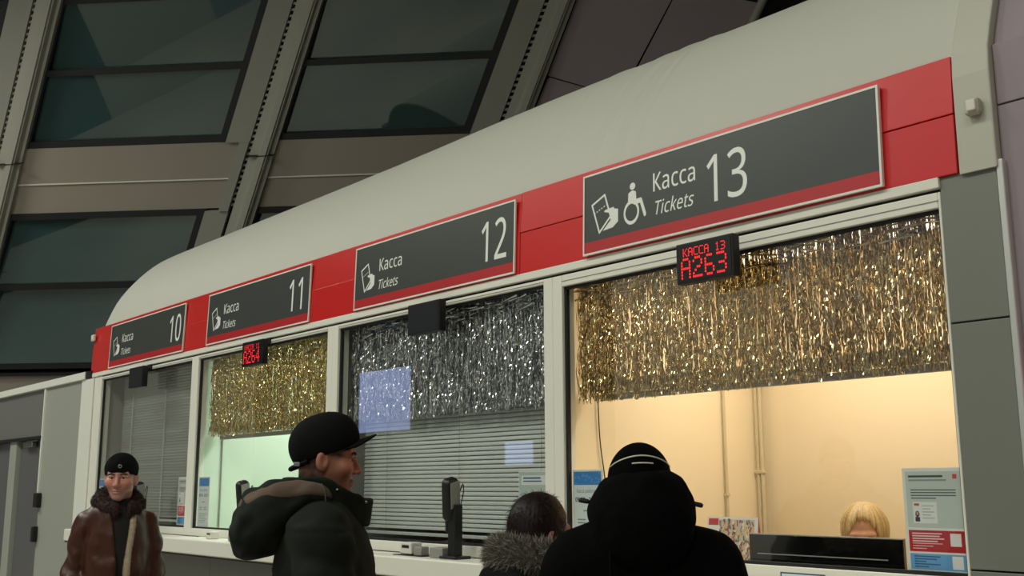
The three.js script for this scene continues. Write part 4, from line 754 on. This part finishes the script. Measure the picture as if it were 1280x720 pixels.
// 4 the dark-haired woman
{
  const p = makePerson({ label: 'dark-haired woman in black coat with grey fur hood, from behind', pos: [-2.71, 0, 0.92], turn: 3.0, eye: 1.385, headTilt: 0.05, tone: skinTone(0xb57f6c), legs: 0x131418 });
  const { t, head } = p; const s = -0.185;
  const hair = (x, y, z) => { let d = ell(x, y, z, 0, 0.04, -0.018, 0.084, 0.106, 0.106); d = smin(d, ell(x, y, z, 0, -0.045, -0.045, 0.078, 0.095, 0.07), 0.05); d = smax(d, -ell(x, y, z, 0, -0.03, 0.085, 0.064, 0.105, 0.06), 0.02); return d + 0.0012 * Math.sin(Math.atan2(x, z) * 47 + y * 12) * sstep(0.12, 0.06, y) + 0.004 * fbm(x * 25, y * 8, z * 25, 2); };
  const hm = phy(0x160807, { roughness: 0.5, specularIntensity: 0.5 }); const hg = nets(hair, [-0.12, -0.17, -0.16], [0.12, 0.16, 0.12], 0.005);
  const hp = part(t, 'hair', inHead(head, hg.clone()), hm); part(hp, 'loose_hair', inHead(head, fibres(hg, 1400, 0.022, 0.0005, V(0, -0.7, 0), (o) => o.z < 0.04)), hm).userData.kind = 'stuff';
  const core = (x, y, z) => {
    const ax = Math.abs(x), n = fbm(x * 5 + 4, y * 5 + 2, z * 5, 3);
    let d = cap3(ax, y, z, 0, 1.22, -0.02, 0.13, 1.19, -0.02, 0.09, 0.078); d = smin(d, ell(x, y, z, 0, 1.03, 0.0, 0.2, 0.25, 0.15), 0.07); d = smin(d, ell(x, y, z, 0, 0.74, 0.0, 0.215, 0.34, 0.16), 0.08);
    let a = cap3(ax, y, z, 0.185, 1.17, -0.01, 0.245, 0.92, 0.0, 0.076, 0.07); a = smin(a, cap3(ax, y, z, 0.245, 0.92, 0.0, 0.2, 0.76, 0.12, 0.068, 0.056), 0.03);
    d = smin(d, a, 0.025); d = smax(d, 0.42 - y, 0.02); return d + 0.014 * n;
  };
  const jm = phy(0x07070a, { roughness: 0.8, specularIntensity: 0.4, bumpMap: clothTex, bumpScale: 0.0004 });
  part(t, 'coat', nets(core, [-0.36, 0.38, -0.24], [0.36, 1.34, 0.24], 0.0105), jm);
  const fg = nets((x, y, z) => ring(x, y, z, 1.315, -0.05, 0.1, 0.095, 0.042, 0.012) + 0.01 * fbm(x * 15, y * 15, z * 15, 2), [-0.2, 1.2, -0.24], [0.2, 1.4, 0.14], 0.008);
  const fm = std(0x5a554c, 0.85), fm2 = std(0xa39d90, 0.85);
  const fp = part(t, 'fur_trim', fg, fm); part(fp, 'fur', fibres(fg, 6000, 0.03, 0.0008, V(0, -0.1, -0.1)), fm).userData.kind = 'stuff'; part(fp, 'fur', fibres(fg, 3000, 0.034, 0.0008, V(0, 0, -0.1)), fm2).userData.kind = 'stuff';
  part(t, 'hood', nets((x, y, z) => ell(x, y, z, 0, 1.2, -0.145, 0.14, 0.12, 0.075) + 0.012 * fbm(x * 9, y * 9, z * 9, 3), [-0.2, 1.05, -0.25], [0.2, 1.35, -0.02], 0.009), jm);
  part(t, 'piping', tube([[-0.14, 1.14, -0.17], [-0.12, 1.2, -0.2], [-0.05, 1.235, -0.22], [0.03, 1.24, -0.225]], 0.0028, 24, 6), M.plasticGrey, 'thin pale piping on the hood');
}
// 5 the clerk in booth 13
{
  const p = makePerson({ label: 'blonde ticket clerk with pulled-back hair, only forehead visible above the black board', pos: [-2.6, 0, -0.86], turn: 0.46, eye: 1.31, headTilt: 0.05, tone: skinTone(0xb98a6e), legs: 0x20242c, seated: true });
  const { t, head } = p;
  const hair = (x, y, z) => { let d = ell(x, y, z, 0, 0.05, -0.024, 0.1, 0.118, 0.11); d = smin(d, ell(x, y, z, 0, -0.03, -0.05, 0.08, 0.07, 0.06), 0.04); d = smin(d, ell(x, y, z, 0, 0.06, -0.14, 0.045, 0.045, 0.04), 0.02); d = smax(d, -ell(x, y, z, 0, -0.02, 0.1, 0.078, 0.125, 0.08), 0.015); const a = Math.atan2(x, z + 0.03); return d + 0.0032 * Math.sin(a * 26 + y * 8) * (1 - sstep(0.1, 0.15, y)) + 0.002 * Math.sin(a * 61 + y * 20); };
  const hg = nets(hair, [-0.12, -0.13, -0.2], [0.12, 0.18, 0.12], 0.0045, (c, x, y, z) => { const a = Math.atan2(x, z + 0.03), q = 0.5 + 0.5 * noise.noise(a * 24, y * 5, 2) * 1.3; c.set(0x8f6a38).lerp(new THREE.Color(0xe6d2a0), q); });
  part(t, 'hair', inHead(head, hg), new THREE.MeshStandardMaterial({ color: 0xffffff, vertexColors: true, roughness: 0.5 }));
  const core = (x, y, z) => { const ax = Math.abs(x), o = 0.29; let d = cap3(ax, y, z, 0, 1.38 - o, -0.03, 0.14, 1.355 - o, -0.03, 0.07, 0.062); d = smin(d, ell(x, y, z, 0, 1.17 - o, 0, 0.175, 0.25, 0.12), 0.06); d = smin(d, ell(x, y, z, 0, 0.93 - o, 0, 0.18, 0.16, 0.125), 0.06); let a = cap3(ax, y, z, 0.18, 1.34 - o, -0.03, 0.25, 1.09 - o, -0.02, 0.058, 0.054); a = smin(a, cap3(ax, y, z, 0.25, 1.09 - o, -0.02, 0.19, 0.92 - o, 0.12, 0.052, 0.045), 0.02); return smin(d, a, 0.02) + 0.008 * fbm(x * 7, y * 7, z * 7, 2); };
  part(t, 'uniform_jacket', nets(core, [-0.34, 0.44, -0.2], [0.34, 1.2, 0.24], 0.012), std(0x2a2c33, 0.8));
  const c = thing('office_chair', 'dark office chair under the blonde clerk behind window 13', 'chair', null, [-2.645, 0, -0.86], 0.42);
  part(c, 'seat', rbox(0.46, 0.07, 0.44, 0.03, 0, 0.445, 0.06), M.blackMatte); part(c, 'backrest', rbox(0.42, 0.4, 0.05, 0.02, 0, 0.78, -0.2), M.blackMatte); part(c, 'column', cyl(0.025, 0.025, 0.35).translate(0, 0.24, 0.06), M.steel); part(c, 'back_bar', rbox(0.05, 0.3, 0.02, 0.005, 0, 0.55, -0.19), M.steel);
  for (let k = 0; k < 5; k++) { const a = k * Math.PI * 0.4; part(c, 'leg', rbox(0.035, 0.03, 0.28, 0.008, 0, 0.075, 0.14).rotateY(a).translate(0, 0, 0.06), M.black); part(c, 'wheel', new THREE.SphereGeometry(0.03, 10, 8).translate(Math.sin(a) * 0.27, 0.03, 0.06 + Math.cos(a) * 0.27), M.black); }
}

scene.traverse((o) => { if (o.isMesh) { o.castShadow = true; o.receiveShadow = true; } });
renderer.render(scene, camera);
